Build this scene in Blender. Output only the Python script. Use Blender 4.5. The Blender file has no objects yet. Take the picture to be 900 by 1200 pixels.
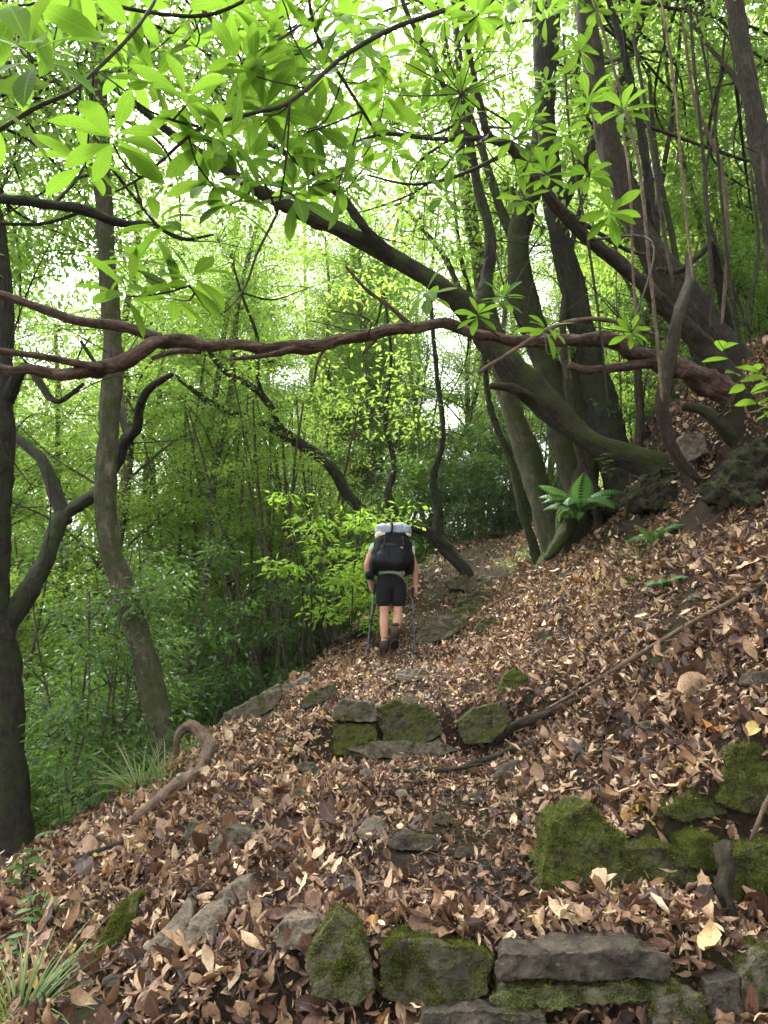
import bpy, bmesh, math, random
import numpy as np
from mathutils import Vector, Matrix

rad = math.radians
scene = bpy.context.scene
COL = scene.collection

# ------------------------------------------------------------------ camera, sky, sun, exposure
CAM_Z, PITCH, FPX = 1.5, rad(9.0), 26 / 36 * 1200
cam_data = bpy.data.cameras.new("camera")
cam_data.sensor_fit = 'VERTICAL'
cam_data.sensor_height = 36
cam_data.lens = 26
cam_data.clip_start = 0.05
cam_data.clip_end = 2000
cam = bpy.data.objects.new("camera", cam_data)
cam.location = (0, 0, CAM_Z)
cam.rotation_euler = (rad(90) + PITCH, 0, 0)
COL.objects.link(cam)
scene.camera = cam

SUN_EL, SUN_AZ = rad(58), rad(-35)          # azimuth from +Y towards +X
world = bpy.data.worlds.new("World")
scene.world = world
world.use_nodes = True
nt = world.node_tree
sky = nt.nodes.new("ShaderNodeTexSky")
sky.sky_type = 'NISHITA'
sky.sun_disc = False
sky.sun_elevation = SUN_EL
sky.sun_rotation = SUN_AZ
sky.air_density = 1.0
sky.dust_density = 4.0
hs = nt.nodes.new("ShaderNodeHueSaturation")     # an overcast sky: nearly white
hs.inputs["Saturation"].default_value = 0.22
nt.links.new(sky.outputs[0], hs.inputs["Color"])
bg = nt.nodes["Background"]
bg.inputs[1].default_value = 0.15
nt.links.new(hs.outputs[0], bg.inputs[0])

sun_data = bpy.data.lights.new("sun", 'SUN')
sun_data.energy = 1.5
sun_data.angle = rad(14)
sun_data.color = (1, 0.96, 0.88)
sun = bpy.data.objects.new("sun", sun_data)
COL.objects.link(sun)
sd = Vector((math.sin(SUN_AZ) * math.cos(SUN_EL), math.cos(SUN_AZ) * math.cos(SUN_EL), math.sin(SUN_EL)))
sun.rotation_euler = sd.to_track_quat('Z', 'Y').to_euler()

scene.view_settings.view_transform = 'Standard'
scene.view_settings.look = 'None'
scene.view_settings.gamma = 1
scene.view_settings.exposure = 2.7
scene.cycles.max_bounces = 7
scene.cycles.diffuse_bounces = 4
scene.cycles.glossy_bounces = 2
scene.cycles.transmission_bounces = 4
scene.cycles.transparent_max_bounces = 4
scene.cycles.caustics_reflective = False
scene.cycles.caustics_refractive = False
scene.cycles.sample_clamp_indirect = 6
scene.cycles.use_denoising = True

RNG = np.random.default_rng(7)
random.seed(7)

# ------------------------------------------------------------------ numpy noise, terrain height
_LAT = np.random.default_rng(3).random((256, 256)) * 2 - 1
def vnoise(x, y):
    xi = np.floor(x).astype(int); yi = np.floor(y).astype(int)
    fx = x - xi; fy = y - yi
    fx = fx * fx * (3 - 2 * fx); fy = fy * fy * (3 - 2 * fy)
    a = _LAT[xi % 256, yi % 256]; b = _LAT[(xi + 1) % 256, yi % 256]
    c = _LAT[xi % 256, (yi + 1) % 256]; d = _LAT[(xi + 1) % 256, (yi + 1) % 256]
    return (a * (1 - fx) + b * fx) * (1 - fy) + (c * (1 - fx) + d * fx) * fy
def sstep(a, b, x):
    t = np.clip((x - a) / (b - a), 0, 1)
    return t * t * (3 - 2 * t)
def ramp(x, k=0.25):                       # soft max(0,x)
    return k * np.logaddexp(0, np.clip(x / k, -40, 400))

YC = [-20, 0, 3, 5.6, 8.7, 11, 15, 20, 40]
XC = [0.3, 0.3, 0.34, 0.32, 0.1, 0.72, 1.9, 3.2, 6.0]
def path_x(y): return np.interp(y, YC, XC)
YS = [-40, 0, 2.76, 2.88, 5.50, 5.66, 8.7, 9.6, 12, 15.5, 20, 40, 80, 300]
ZS = [-4, -0.02, 0.13, 0.39, 0.62, 0.90, 1.18, 1.32, 2.15, 3.25, 4.0, 7, 9, 12]
YM = [-40, 0, 2.7, 5.5, 8.7, 9.6, 12, 15.5, 20, 40, 80, 300]
ZM = [-4, 0.0, 0.30, 0.78, 1.18, 1.32, 2.15, 3.25, 4.0, 7, 9, 12]
def H(x, y):
    x = np.asarray(x, float); y = np.asarray(y, float)
    c = path_x(y)
    m = sstep(1.15, 0.75, np.abs(x - c))
    z = np.interp(y, YS, ZS) * m + np.interp(y, YM, ZM) * (1 - m)
    r = x - (c + 0.66 + 1.3 * sstep(3.48, 3.32, y))      # a low wall of mossy stones holds the bank back beside the first step
    rr = ramp(r, 0.15)
    z = z + 0.86 * np.minimum(rr, 3.2) + 0.45 * np.clip(rr - 3.2, 0, 40)
    xb = np.interp(y, [3, 5, 6, 7, 8, 9, 11, 14], [4.2, 3.15, 2.95, 2.75, 2.6, 2.75, 3.5, 4.8])
    z = z + 0.75 * sstep(0.0, 0.55, x - xb)
    l = ramp((c - 0.7) - x)
    z = z - 0.38 * np.minimum(l, 6)
    s1 = -0.845 * (x + 1.7) + 0.533 * (y - 7.35)
    s = np.minimum(s1, (c - 1.0) - x)
    d = ramp(s, 0.3)
    z = z - 0.62 * np.minimum(d, 11) - 0.25 * np.clip(d - 11, 0, 60)
    near = sstep(60, 15, np.hypot(x, y)) * (1 - 0.6 * sstep(1.6, 1.1, np.abs(x - c)) * sstep(7, 6, y))
    z = z + near * (0.05 * vnoise(x * 1.7 + 31, y * 1.7 + 7) + 0.03 * vnoise(x * 4.3, y * 4.3 + 50) + 0.012 * vnoise(x * 11, y * 11))
    return z
def HN(x, y, e=0.04):
    nx = -(H(x + e, y) - H(x - e, y)) / (2 * e); ny = -(H(x, y + e) - H(x, y - e)) / (2 * e)
    n = np.stack([nx, ny, np.ones_like(nx)], -1)
    return n / np.linalg.norm(n, axis=-1, keepdims=True)

SP, CP = math.sin(PITCH), math.cos(PITCH)
def ray(u, v):
    xc = (u - 450) / FPX; zc = (600 - v) / FPX
    return np.array([xc, CP - SP * zc, SP + CP * zc])
CAMP = np.array([0, 0, CAM_Z])
def P(u, v, y):                              # a place in the wood at forward distance y
    d = ray(u, v)
    return CAMP + d * (y / d[1])
def G(u, v, y0=1.5):                         # where that line of sight meets the ground
    d = ray(u, v); d = d / d[1]
    ys = np.arange(y0, 40, 0.01)
    pts = CAMP[None] + d[None] * ys[:, None]
    under = pts[:, 2] < H(pts[:, 0], pts[:, 1])
    k = np.argmax(under) if under.any() else len(ys) - 1
    return pts[k]
def px(y, w):                                # pixels of width -> metres at distance y
    return w / FPX * y

# ------------------------------------------------------------------ materials
def new_mat(name):
    m = bpy.data.materials.new(name); m.use_nodes = True
    t = m.node_tree
    return m, t, t.nodes, t.links, t.nodes["Principled BSDF"], t.nodes["Material Output"]
def ramp_node(N, stops):
    r = N.new("ShaderNodeValToRGB")
    e = r.color_ramp.elements
    e[0].position, e[0].color = stops[0][0], (*stops[0][1], 1)
    e[1].position, e[1].color = stops[-1][0], (*stops[-1][1], 1)
    for p, c in stops[1:-1]:
        k = e.new(p); k.color = (*c, 1)
    return r
def noise_node(N, L, vec, scale, detail=4, rough=0.6):
    n = N.new("ShaderNodeTexNoise")
    n.inputs["Scale"].default_value = scale; n.inputs["Detail"].default_value = detail; n.inputs["Roughness"].default_value = rough
    if vec is not None: L.new(vec, n.inputs["Vector"])
    return n
def mix(N, L, fac, a, b, kind='MIX'):
    m = N.new("ShaderNodeMix"); m.data_type = 'RGBA'; m.blend_type = kind
    for sock, val in ((m.inputs[0], fac), (m.inputs[6], a), (m.inputs[7], b)):
        if hasattr(val, "links") or isinstance(val, bpy.types.NodeSocket): L.new(val, sock)
        elif isinstance(val, (int, float)): sock.default_value = val
        else: sock.default_value = (*val, 1)
    return m.outputs[2]
def math_node(N, L, op, a, b=0.0, clamp=False):
    m = N.new("ShaderNodeMath"); m.operation = op; m.use_clamp = clamp
    for sock, val in ((m.inputs[0], a), (m.inputs[1], b)):
        if isinstance(val, bpy.types.NodeSocket): L.new(val, sock)
        else: sock.default_value = val
    return m.outputs[0]
def bump(N, L, h, strength, dist, bsdf):
    b = N.new("ShaderNodeBump"); b.inputs["Strength"].default_value = strength; b.inputs["Distance"].default_value = dist
    L.new(h, b.inputs["Height"]); L.new(b.outputs[0], bsdf.inputs["Normal"]); return b

def leaf_material(name, stops, trans, tfac, rough=0.45, vein=0.25, mott=0.0, spec=0.4):
    m, t, N, L, B, O = new_mat(name)
    at = N.new("ShaderNodeAttribute"); at.attribute_name = "leafco"
    sep = N.new("ShaderNodeSeparateXYZ"); L.new(at.outputs["Vector"], sep.inputs[0])
    oi = N.new("ShaderNodeObjectInfo")
    rnd = math_node(N, L, 'FRACT', math_node(N, L, 'ADD', sep.outputs[2], math_node(N, L, 'MULTIPLY', oi.outputs["Random"], 0.0)))
    cr = ramp_node(N, stops); L.new(rnd, cr.inputs[0])
    # pale midrib and faint side veins, from the leaf's own length and width
    a = math_node(N, L, 'ABSOLUTE', sep.outputs[1])
    rib = math_node(N, L, 'LESS_THAN', a, 0.07)
    w = math_node(N, L, 'SINE', math_node(N, L, 'MULTIPLY', math_node(N, L, 'SUBTRACT', sep.outputs[0], math_node(N, L, 'MULTIPLY', a, 0.16)), 75.0))
    sv = math_node(N, L, 'MULTIPLY', math_node(N, L, 'GREATER_THAN', w, 0.86), 0.45)
    vmask = math_node(N, L, 'MULTIPLY', math_node(N, L, 'MAXIMUM', rib, sv), vein)
    base = cr.outputs[0]
    if mott:
        ge = N.new("ShaderNodeNewGeometry"); n1 = noise_node(N, L, ge.outputs["Position"], 75, 5, .7); n2 = noise_node(N, L, ge.outputs["Position"], 260, 3, .6)
        g1 = ramp_node(N, [(.32, (.38, .36, .34)), (.5, (.95, .95, .95)), (.7, (1.35, 1.3, 1.22))]); L.new(n1.outputs[0], g1.inputs[0])
        base = mix(N, L, mott, base, g1.outputs[0], 'MULTIPLY')
        g2 = ramp_node(N, [(.60, (1, 1, 1)), (.68, (.45, .4, .36))]); L.new(n2.outputs[0], g2.inputs[0])
        base = mix(N, L, mott * .7, base, g2.outputs[0], 'MULTIPLY')
        bump(N, L, n1.outputs[0], .5, .006, B)
    col = mix(N, L, vmask, base, (min(1, trans[0] * 1.1), min(1, trans[1] * 1.05), trans[2] * 2 + .03))
    L.new(col, B.inputs["Base Color"]); B.inputs["Roughness"].default_value = rough
    B.inputs["Specular IOR Level"].default_value = spec
    tr = N.new("ShaderNodeBsdfTranslucent")
    tcol = mix(N, L, 0.55, cr.outputs[0], trans)
    tcol2 = mix(N, L, math_node(N, L, 'MULTIPLY', vmask, 0.5), tcol, (trans[0] * .5, trans[1] * .6, trans[2]))
    L.new(tcol2, tr.inputs[0])
    ms = N.new("ShaderNodeMixShader"); ms.inputs[0].default_value = tfac
    L.new(B.outputs[0], ms.inputs[1]); L.new(tr.outputs[0], ms.inputs[2]); L.new(ms.outputs[0], O.inputs[0])
    return m
M = {}
M['whorl_leaf'] = leaf_material("whorl_leaf_green", [(0, (.035, .085, .012)), (.35, (.06, .14, .016)), (.8, (.11, .21, .022)), (1, (.17, .25, .03))], (.23, .42, .028), 0.48, 0.7, 0.8, 0.35, .12)
M['leaf'] = leaf_material("laurel_leaf_green", [(0, (.045, .10, .02)), (.5, (.078, .155, .028)), (1, (.13, .22, .04))], (.34, .56, .075), 0.58, 0.5, 0.0, 0, .3)
M['leaf_pale'] = leaf_material("laurel_leaf_pale", [(0, (.085, .16, .024)), (.5, (.135, .23, .036)), (1, (.20, .31, .055))], (.46, .68, .095), 0.6, 0.5, 0.0, 0, .3)
M['leaf_bright'] = leaf_material('young_leaf_bright', [(0, (.12, .23, .025)), (1, (.21, .36, .04))], (.50, .78, .08), .55, .5, 0.0, 0, .25)
M['moss_blade'] = leaf_material('moss_blades', [(0, (.035, .045, .008)), (.5, (.075, .090, .014)), (1, (.14, .15, .028))], (.2, .24, .04), .35, .6, 0.0, 0, .15)
M['leaf_dark'] = leaf_material("leaf_dark_green", [(0, (.025, .07, .014)), (.6, (.045, .11, .02)), (1, (.08, .16, .03))], (.22, .40, .05), 0.45, 0.35, 0.0)
M['fern'] = leaf_material("fern_green", [(0, (.05, .13, .03)), (1, (.09, .20, .045))], (.14, .32, .06), 0.4, 0.5, 0.2)
M['grass'] = leaf_material("grass_green", [(0, (.06, .12, .025)), (.7, (.12, .2, .05)), (1, (.28, .26, .11))], (.3, .42, .1), 0.4, 0.5, 0.0)
M['litter'] = leaf_material("dead_leaf_brown", [(0, (.014, .0085, .005)), (.2, (.050, .025, .014)), (.42, (.140, .073, .040)), (.64, (.33, .200, .108)), (.83, (.53, .372, .215)), (.945, (.68, .53, .34)), (.965, (.50, .29, .05)), (.985, (.34, .13, .035)), (1, (.45, .36, .10))], (.32, .17, .07), 0.12, 0.5, 0.3, .85, .35)
M['yellow_leaf'] = leaf_material("dead_leaf_yellow", [(0, (.42, .27, .08)), (.5, (.46, .33, .14)), (1, (.42, .22, .07))], (.4, .26, .08), 0.15, 0.5, 0.6, .8)

def bark_material(name, dark, light, moss, moss_amt, bstr=0.8, mosscol2=None):
    m, t, N, L, B, O = new_mat(name)
    at = N.new("ShaderNodeAttribute"); at.attribute_name = "barkco"
    ge = N.new("ShaderNodeNewGeometry")
    mp = N.new("ShaderNodeMapping"); mp.inputs["Scale"].default_value = (1.6, 1.6, 0.9); L.new(at.outputs["Vector"], mp.inputs[0])
    n1 = noise_node(N, L, mp.outputs[0], 5, 8, 0.7)
    n2 = noise_node(N, L, at.outputs["Vector"], 2.2, 5, 0.6)
    n3 = noise_node(N, L, ge.outputs["Position"], 60, 3, 0.6)
    n4 = noise_node(N, L, ge.outputs["Position"], 5, 6, 0.7)
    n6 = noise_node(N, L, ge.outputs["Position"], 18, 7, 0.75)
    cr = ramp_node(N, [(.40, dark), (.52, tuple((a_ + b_) * .42 for a_, b_ in zip(dark, light))), (.63, light)]); L.new(math_node(N, L, 'ADD', math_node(N, L, 'MULTIPLY', n1.outputs[0], .5), math_node(N, L, 'MULTIPLY', n6.outputs[0], .5)), cr.inputs[0])
    pale = ramp_node(N, [(.58, (0, 0, 0)), (.68, (1, 1, 1))]); L.new(n2.outputs[0], pale.inputs[0])
    c = mix(N, L, math_node(N, L, 'MULTIPLY', pale.outputs[0], 0.55), cr.outputs[0], tuple(min(1, x * 1.6) for x in light))
    sp = N.new("ShaderNodeSeparateXYZ"); L.new(ge.outputs["Normal"], sp.inputs[0])
    up = math_node(N, L, 'MULTIPLY', sp.outputs[2], 0.16)
    k = math_node(N, L, 'ADD', math_node(N, L, 'ADD', n4.outputs[0], up), moss_amt - 0.5)
    mk = ramp_node(N, [(.45, (0, 0, 0)), (.60, (1, 1, 1))]); L.new(k, mk.inputs[0])
    mc = ramp_node(N, [(.3, tuple(x * .45 for x in moss)), (.7, moss)]); L.new(n3.outputs[0], mc.inputs[0])
    c = mix(N, L, mk.outputs[0], c, mc.outputs[0])
    L.new(c, B.inputs["Base Color"]); B.inputs["Roughness"].default_value = 0.85
    B.inputs["Specular IOR Level"].default_value = 0.25
    h = math_node(N, L, 'ADD', math_node(N, L, 'ADD', n1.outputs[0], n6.outputs[0]), math_node(N, L, 'MULTIPLY', n3.outputs[0], 0.25))
    bump(N, L, h, min(1.0, bstr * 1.3), 0.05, B)
    return m
M['bark_pale'] = bark_material("bark_grey_green", (.045, .040, .024), (.150, .130, .080), (.060, .078, .018), 0.50, 0.5)
M['bark_dark'] = bark_material("bark_dark", (.012, .010, .007), (.060, .050, .033), (.045, .062, .014), 0.48, 0.9)
M['bark_mossy'] = bark_material("bark_mossy", (.016, .013, .009), (.078, .060, .038), (.060, .078, .014), 0.55, 0.9)
M['bark_red'] = bark_material("bark_reddish", (.045, .026, .017), (.24, .148, .098), (.06, .065, .025), 0.36, 0.9)
M['bark_brown'] = bark_material("bark_brown", (.024, .018, .012), (.105, .078, .050), (.04, .055, .014), 0.42, 0.8)
M['bark_back'] = bark_material("bark_background", (.050, .040, .026), (.19, .15, .10), (.06, .08, .02), 0.40, 0.6)
M['dead_wood'] = bark_material("dead_wood", (.10, .065, .042), (.32, .22, .15), (.08, .10, .03), 0.30, 0.7)
M['twig'] = bark_material("twig_bark", (.022, .018, .012), (.07, .058, .035), (.05, .07, .015), 0.35, 0.4)

def rock_material(name, dark, light, moss, amt, bstr=0.9):
    m, t, N, L, B, O = new_mat(name)
    ge = N.new("ShaderNodeNewGeometry"); pos = ge.outputs["Position"]
    n1 = noise_node(N, L, pos, 9, 8, 0.65); n2 = noise_node(N, L, pos, 55, 4, 0.6); n3 = noise_node(N, L, pos, 140, 2, 0.6)
    n4 = noise_node(N, L, pos, 6.5, 5, 0.7)
    cr = ramp_node(N, [(.32, dark), (.55, tuple((a + b) / 2 for a, b in zip(dark, light))), (.75, light)]); L.new(n1.outputs[0], cr.inputs[0])
    n5 = noise_node(N, L, pos, 17, 6, .7)
    lich = ramp_node(N, [(.62, (0, 0, 0)), (.7, (1, 1, 1))]); L.new(n2.outputs[0], lich.inputs[0])
    c = mix(N, L, math_node(N, L, 'MULTIPLY', lich.outputs[0], 0.35), cr.outputs[0], (.26, .25, .19))
    sp = N.new("ShaderNodeSeparateXYZ"); L.new(ge.outputs["Normal"], sp.inputs[0])
    k = math_node(N, L, 'ADD', math_node(N, L, 'ADD', n4.outputs[0], math_node(N, L, 'MULTIPLY', n2.outputs[0], 0.35)),
                  math_node(N, L, 'ADD', math_node(N, L, 'MULTIPLY', sp.outputs[2], 0.06), amt - 0.675))
    mk = ramp_node(N, [(.44, (0, 0, 0)), (.58, (1, 1, 1))]); L.new(k, mk.inputs[0])
    mc = ramp_node(N, [(.28, tuple(x * .18 for x in moss)), (.52, moss), (.75, (moss[0] * 1.8, moss[1] * 1.6, moss[2] * 1.4))]); L.new(n3.outputs[0], mc.inputs[0])
    dk = ramp_node(N, [(.36, (.30, .27, .22)), (.50, (1, 1, 1))]); L.new(n5.outputs[0], dk.inputs[0])
    c = mix(N, L, mk.outputs[0], c, mc.outputs[0]); c = mix(N, L, .85, c, dk.outputs[0], 'MULTIPLY')
    L.new(c, B.inputs["Base Color"]); B.inputs["Roughness"].default_value = 0.9
    B.inputs["Specular IOR Level"].default_value = 0.2
    h = math_node(N, L, 'ADD', math_node(N, L, 'ADD', n1.outputs[0], n5.outputs[0]), math_node(N, L, 'ADD', math_node(N, L, 'MULTIPLY', n2.outputs[0], 0.35),
                  math_node(N, L, 'MULTIPLY', math_node(N, L, 'MULTIPLY', n3.outputs[0], mk.outputs[0]), 0.8)))
    bump(N, L, h, bstr, 0.025, B)
    return m
MOSS = (.066, .076, .015)
M['rock_bare'] = rock_material("rock_bare", (.075, .060, .042), (.22, .18, .128), MOSS, 0.20)
M['rock_some'] = rock_material("rock_some_moss", (.05, .043, .028), (.16, .138, .092), MOSS, 0.40)
M['rock_moss'] = rock_material("rock_half_moss", (.032, .028, .018), (.11, .096, .062), MOSS, 0.50)
M['rock_half'] = rock_material('rock_streaked_moss', (.045, .039, .026), (.14, .122, .08), MOSS, 0.46)
M['rock_full'] = rock_material("rock_full_moss", (.03, .03, .018), (.10, .09, .055), (.070, .082, .013), 0.57)
M['rock_dark'] = rock_material("rock_dark", (.028, .022, .016), (.095, .078, .058), MOSS, 0.34)
M['bank'] = rock_material('bank_earth_mossy', (.016, .013, .009), (.06, .046, .03), (.045, .062, .012), 0.46, 1.0)
M['rock_lichen'] = rock_material("rock_lichen", (.04, .036, .022), (.20, .19, .11), (.10, .115, .035), 0.5)

def soil_material():
    m, t, N, L, B, O = new_mat("soil_brown")
    ge = N.new("ShaderNodeNewGeometry"); pos = ge.outputs["Position"]
    n1 = noise_node(N, L, pos, 3, 8, 0.7); n2 = noise_node(N, L, pos, 40, 5, 0.7); n3 = noise_node(N, L, pos, 1.2, 4, .6)
    cr = ramp_node(N, [(.3, (.010, .006, .004)), (.55, (.030, .018, .011)), (.8, (.075, .047, .028))]); L.new(n2.outputs[0], cr.inputs[0])
    vm = ramp_node(N, [(.45, (0, 0, 0)), (.62, (1, 1, 1))]); L.new(n3.outputs[0], vm.inputs[0])
    c = mix(N, L, math_node(N, L, 'MULTIPLY', vm.outputs[0], 0.35), cr.outputs[0], (.045, .055, .018))
    L.new(c, B.inputs["Base Color"]); B.inputs["Roughness"].default_value = 0.95; B.inputs["Specular IOR Level"].default_value = 0.15
    bump(N, L, math_node(N, L, 'ADD', n1.outputs[0], n2.outputs[0]), 1.0, 0.03, B)
    return m
M['soil'] = soil_material()
def plain(name, col, rough=0.7, nscale=40, var=0.25, spec=0.3, bs=0.2, metallic=0):
    m, t, N, L, B, O = new_mat(name)
    tc = N.new("ShaderNodeTexCoord")
    n = noise_node(N, L, tc.outputs["Object"], nscale, 4, 0.6)
    cr = ramp_node(N, [(.3, tuple(x * (1 - var) for x in col)), (.7, tuple(min(1, x * (1 + var)) for x in col))]); L.new(n.outputs[0], cr.inputs[0])
    L.new(cr.outputs[0], B.inputs["Base Color"]); B.inputs["Roughness"].default_value = rough
    B.inputs["Specular IOR Level"].default_value = spec; B.inputs["Metallic"].default_value = metallic
    bump(N, L, n.outputs[0], bs, 0.01, B)
    return m
M['skin'] = plain("skin", (.50, .26, .175), 0.5, 20, .08); M['skin'].node_tree.nodes["Principled BSDF"].inputs["Subsurface Weight"].default_value = 0.05
M['hair'] = plain("hair_fair", (.30, .19, .09), 0.6, 90, .3)
M['mint'] = plain("mint_fabric", (.38, .55, .46), 0.85, 60, .1)
M['white_cloth'] = plain("white_fabric", (.62, .64, .58), 0.85, 60, .1)
M['black_cloth'] = plain("black_fabric", (.008, .008, .010), 0.8, 60, .2, .2)
M['pack'] = plain("charcoal_nylon", (.004, .0045, .006), 0.75, 120, .3, .2)
M['pack_light'] = plain("slate_nylon", (.009, .010, .013), 0.7, 120, .3, .25)
M['blue'] = plain("blue_nylon", (.03, .10, .28), 0.55, 60, .15)
M['mat_grey'] = plain("pale_grey_foam", (.30, .335, .385), 0.8, 28, .3)
M['cream'] = plain("cream_fabric", (.60, .53, .38), 0.85, 45, .1)
M['red'] = plain("red_fabric", (.45, .06, .05), 0.7, 45, .1)
M['boot'] = plain("brown_boot_leather", (.055, .035, .026), 0.7, 60, .25)
M['sole'] = plain("dark_rubber", (.014, .013, .012), 0.8, 80, .3)
M['pole'] = plain("blue_grey_metal", (.09, .11, .17), 0.35, 60, .1, .5, .05, .6)
M['grip'] = plain("black_foam", (.012, .012, .013), 0.8, 60, .2)

# ------------------------------------------------------------------ mesh helpers
def link(o): COL.objects.link(o); return o
def np_mesh(name, V, F, mats, smooth=True, attrs=None, mat_idx=None):
    me = bpy.data.meshes.new(name)
    V = np.ascontiguousarray(V, np.float32); F = np.ascontiguousarray(F, np.int32)
    k = F.shape[1]
    me.vertices.add(len(V)); me.vertices.foreach_set("co", V.ravel())
    me.loops.add(F.size); me.loops.foreach_set("vertex_index", F.ravel())
    me.polygons.add(len(F)); me.polygons.foreach_set("loop_start", np.arange(0, F.size, k, dtype=np.int32))
    me.polygons.foreach_set("use_smooth", np.full(len(F), smooth))
    for m in (mats if isinstance(mats, (list, tuple)) else [mats]): me.materials.append(m)
    if mat_idx is not None: me.polygons.foreach_set("material_index", np.ascontiguousarray(mat_idx, np.int32))
    for nme, arr in (attrs or {}).items():
        a = me.attributes.new(nme, 'FLOAT_VECTOR', 'POINT'); a.data.foreach_set("vector", np.ascontiguousarray(arr, np.float32).ravel())
    me.update(calc_edges=True); me.validate()
    return me
def tag(o, label=None, cat=None, group=None, kind=None):
    if label: o["label"] = label
    if cat: o["category"] = cat
    if group: o["group"] = group
    if kind: o["kind"] = kind
    return o
def thing(name, label, cat, loc=(0, 0, 0), group=None, rz=0):
    o = bpy.data.objects.new(name, None); o.location = Vector([float(a) for a in loc]); o.rotation_euler.z = rz
    o.empty_display_size = 0.1
    link(o); return tag(o, label, cat, group)
def obj(name, me, parent=None, loc=None):
    o = bpy.data.objects.new(name, me)
    if parent is not None: o.parent = parent
    if loc is not None: o.location = Vector([float(a) for a in loc])
    return link(o)

def norm(a): return a / np.maximum(np.linalg.norm(a, axis=-1, keepdims=True), 1e-9)
def leaf_geo(pos, d, n, Ln, W, bend, fold, rnd, st=5, peak=0.5, crinkle=0.0):
    """Curved leaves: st stations along, three points across. Returns verts, quads, leafco."""
    N = len(pos)
    d = norm(d); n = norm(n - d * np.sum(n * d, -1, keepdims=True)); s = np.cross(d, n)
    t = np.linspace(0, 1, st)
    e = math.log(0.5) / math.log(peak)
    w = np.sin(math.pi * np.clip(t, 0, 1) ** e) ** 0.85
    w[0] = 0.06; w[-1] = 0.02
    th = bend[:, None] * t[None]                                  # (N,st)
    dt = np.diff(t, prepend=0)[None]
    cx = np.cumsum(np.cos(th) * dt, 1); cz = -np.cumsum(np.sin(th) * dt, 1)
    base = pos[:, None] + Ln[:, None, None] * (d[:, None] * cx[..., None] + n[:, None] * cz[..., None])
    ln = n[:, None] * np.cos(th)[..., None] + d[:, None] * np.sin(th)[..., None]
    cr_ = np.random.default_rng(N).standard_normal((N, st, 3)) * crinkle * W[:, None, None]
    out = np.empty((N, st, 3, 3)); co = np.empty((N, st, 3, 3))
    for j, a in enumerate((-1, 0, 1)):
        hw = (W[:, None] * w[None] * 0.5 * abs(a))[..., None]
        out[:, :, j] = base + hw * (np.sign(a) * s[:, None] * np.cos(fold)[:, None, None] + ln * np.sin(fold)[:, None, None]) + ln * cr_[:, :, j, None]
        co[:, :, j, 0] = t[None]; co[:, :, j, 1] = a; co[:, :, j, 2] = rnd[:, None]
    F = []
    for i in range(st - 1):
        for j in range(2):
            F.append([i * 3 + j, i * 3 + j + 1, (i + 1) * 3 + j + 1, (i + 1) * 3 + j])
    F = np.array(F)[None] + (np.arange(N) * st * 3)[:, None, None]
    return out.reshape(-1, 3), F.reshape(-1, 4), co.reshape(-1, 3)
def kite_geo(pos, d, n, Ln, W, fold, rnd):
    N = len(pos)
    d = norm(d); n = norm(n - d * np.sum(n * d, -1, keepdims=True)); s = np.cross(d, n)
    mid = pos + d * (Ln * 0.48)[:, None]
    up = n * (W * 0.5 * np.sin(fold))[:, None]; sd_ = s * (W * 0.5 * np.cos(fold))[:, None]
    V = np.stack([pos, mid + sd_ + up, pos + d * Ln[:, None] - n * (0.1 * Ln)[:, None], mid - sd_ + up], 1)
    co = np.zeros((N, 4, 3)); co[:, 1, 1] = 1; co[:, 3, 1] = -1; co[:, :, 0] = [0, .5, 1, .5]; co[..., 2] = rnd[:, None]
    F = np.array([[0, 1, 2], [0, 2, 3]])[None] + (np.arange(N) * 4)[:, None, None]
    return V.reshape(-1, 3), F.reshape(-1, 3), co.reshape(-1, 3)

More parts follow.
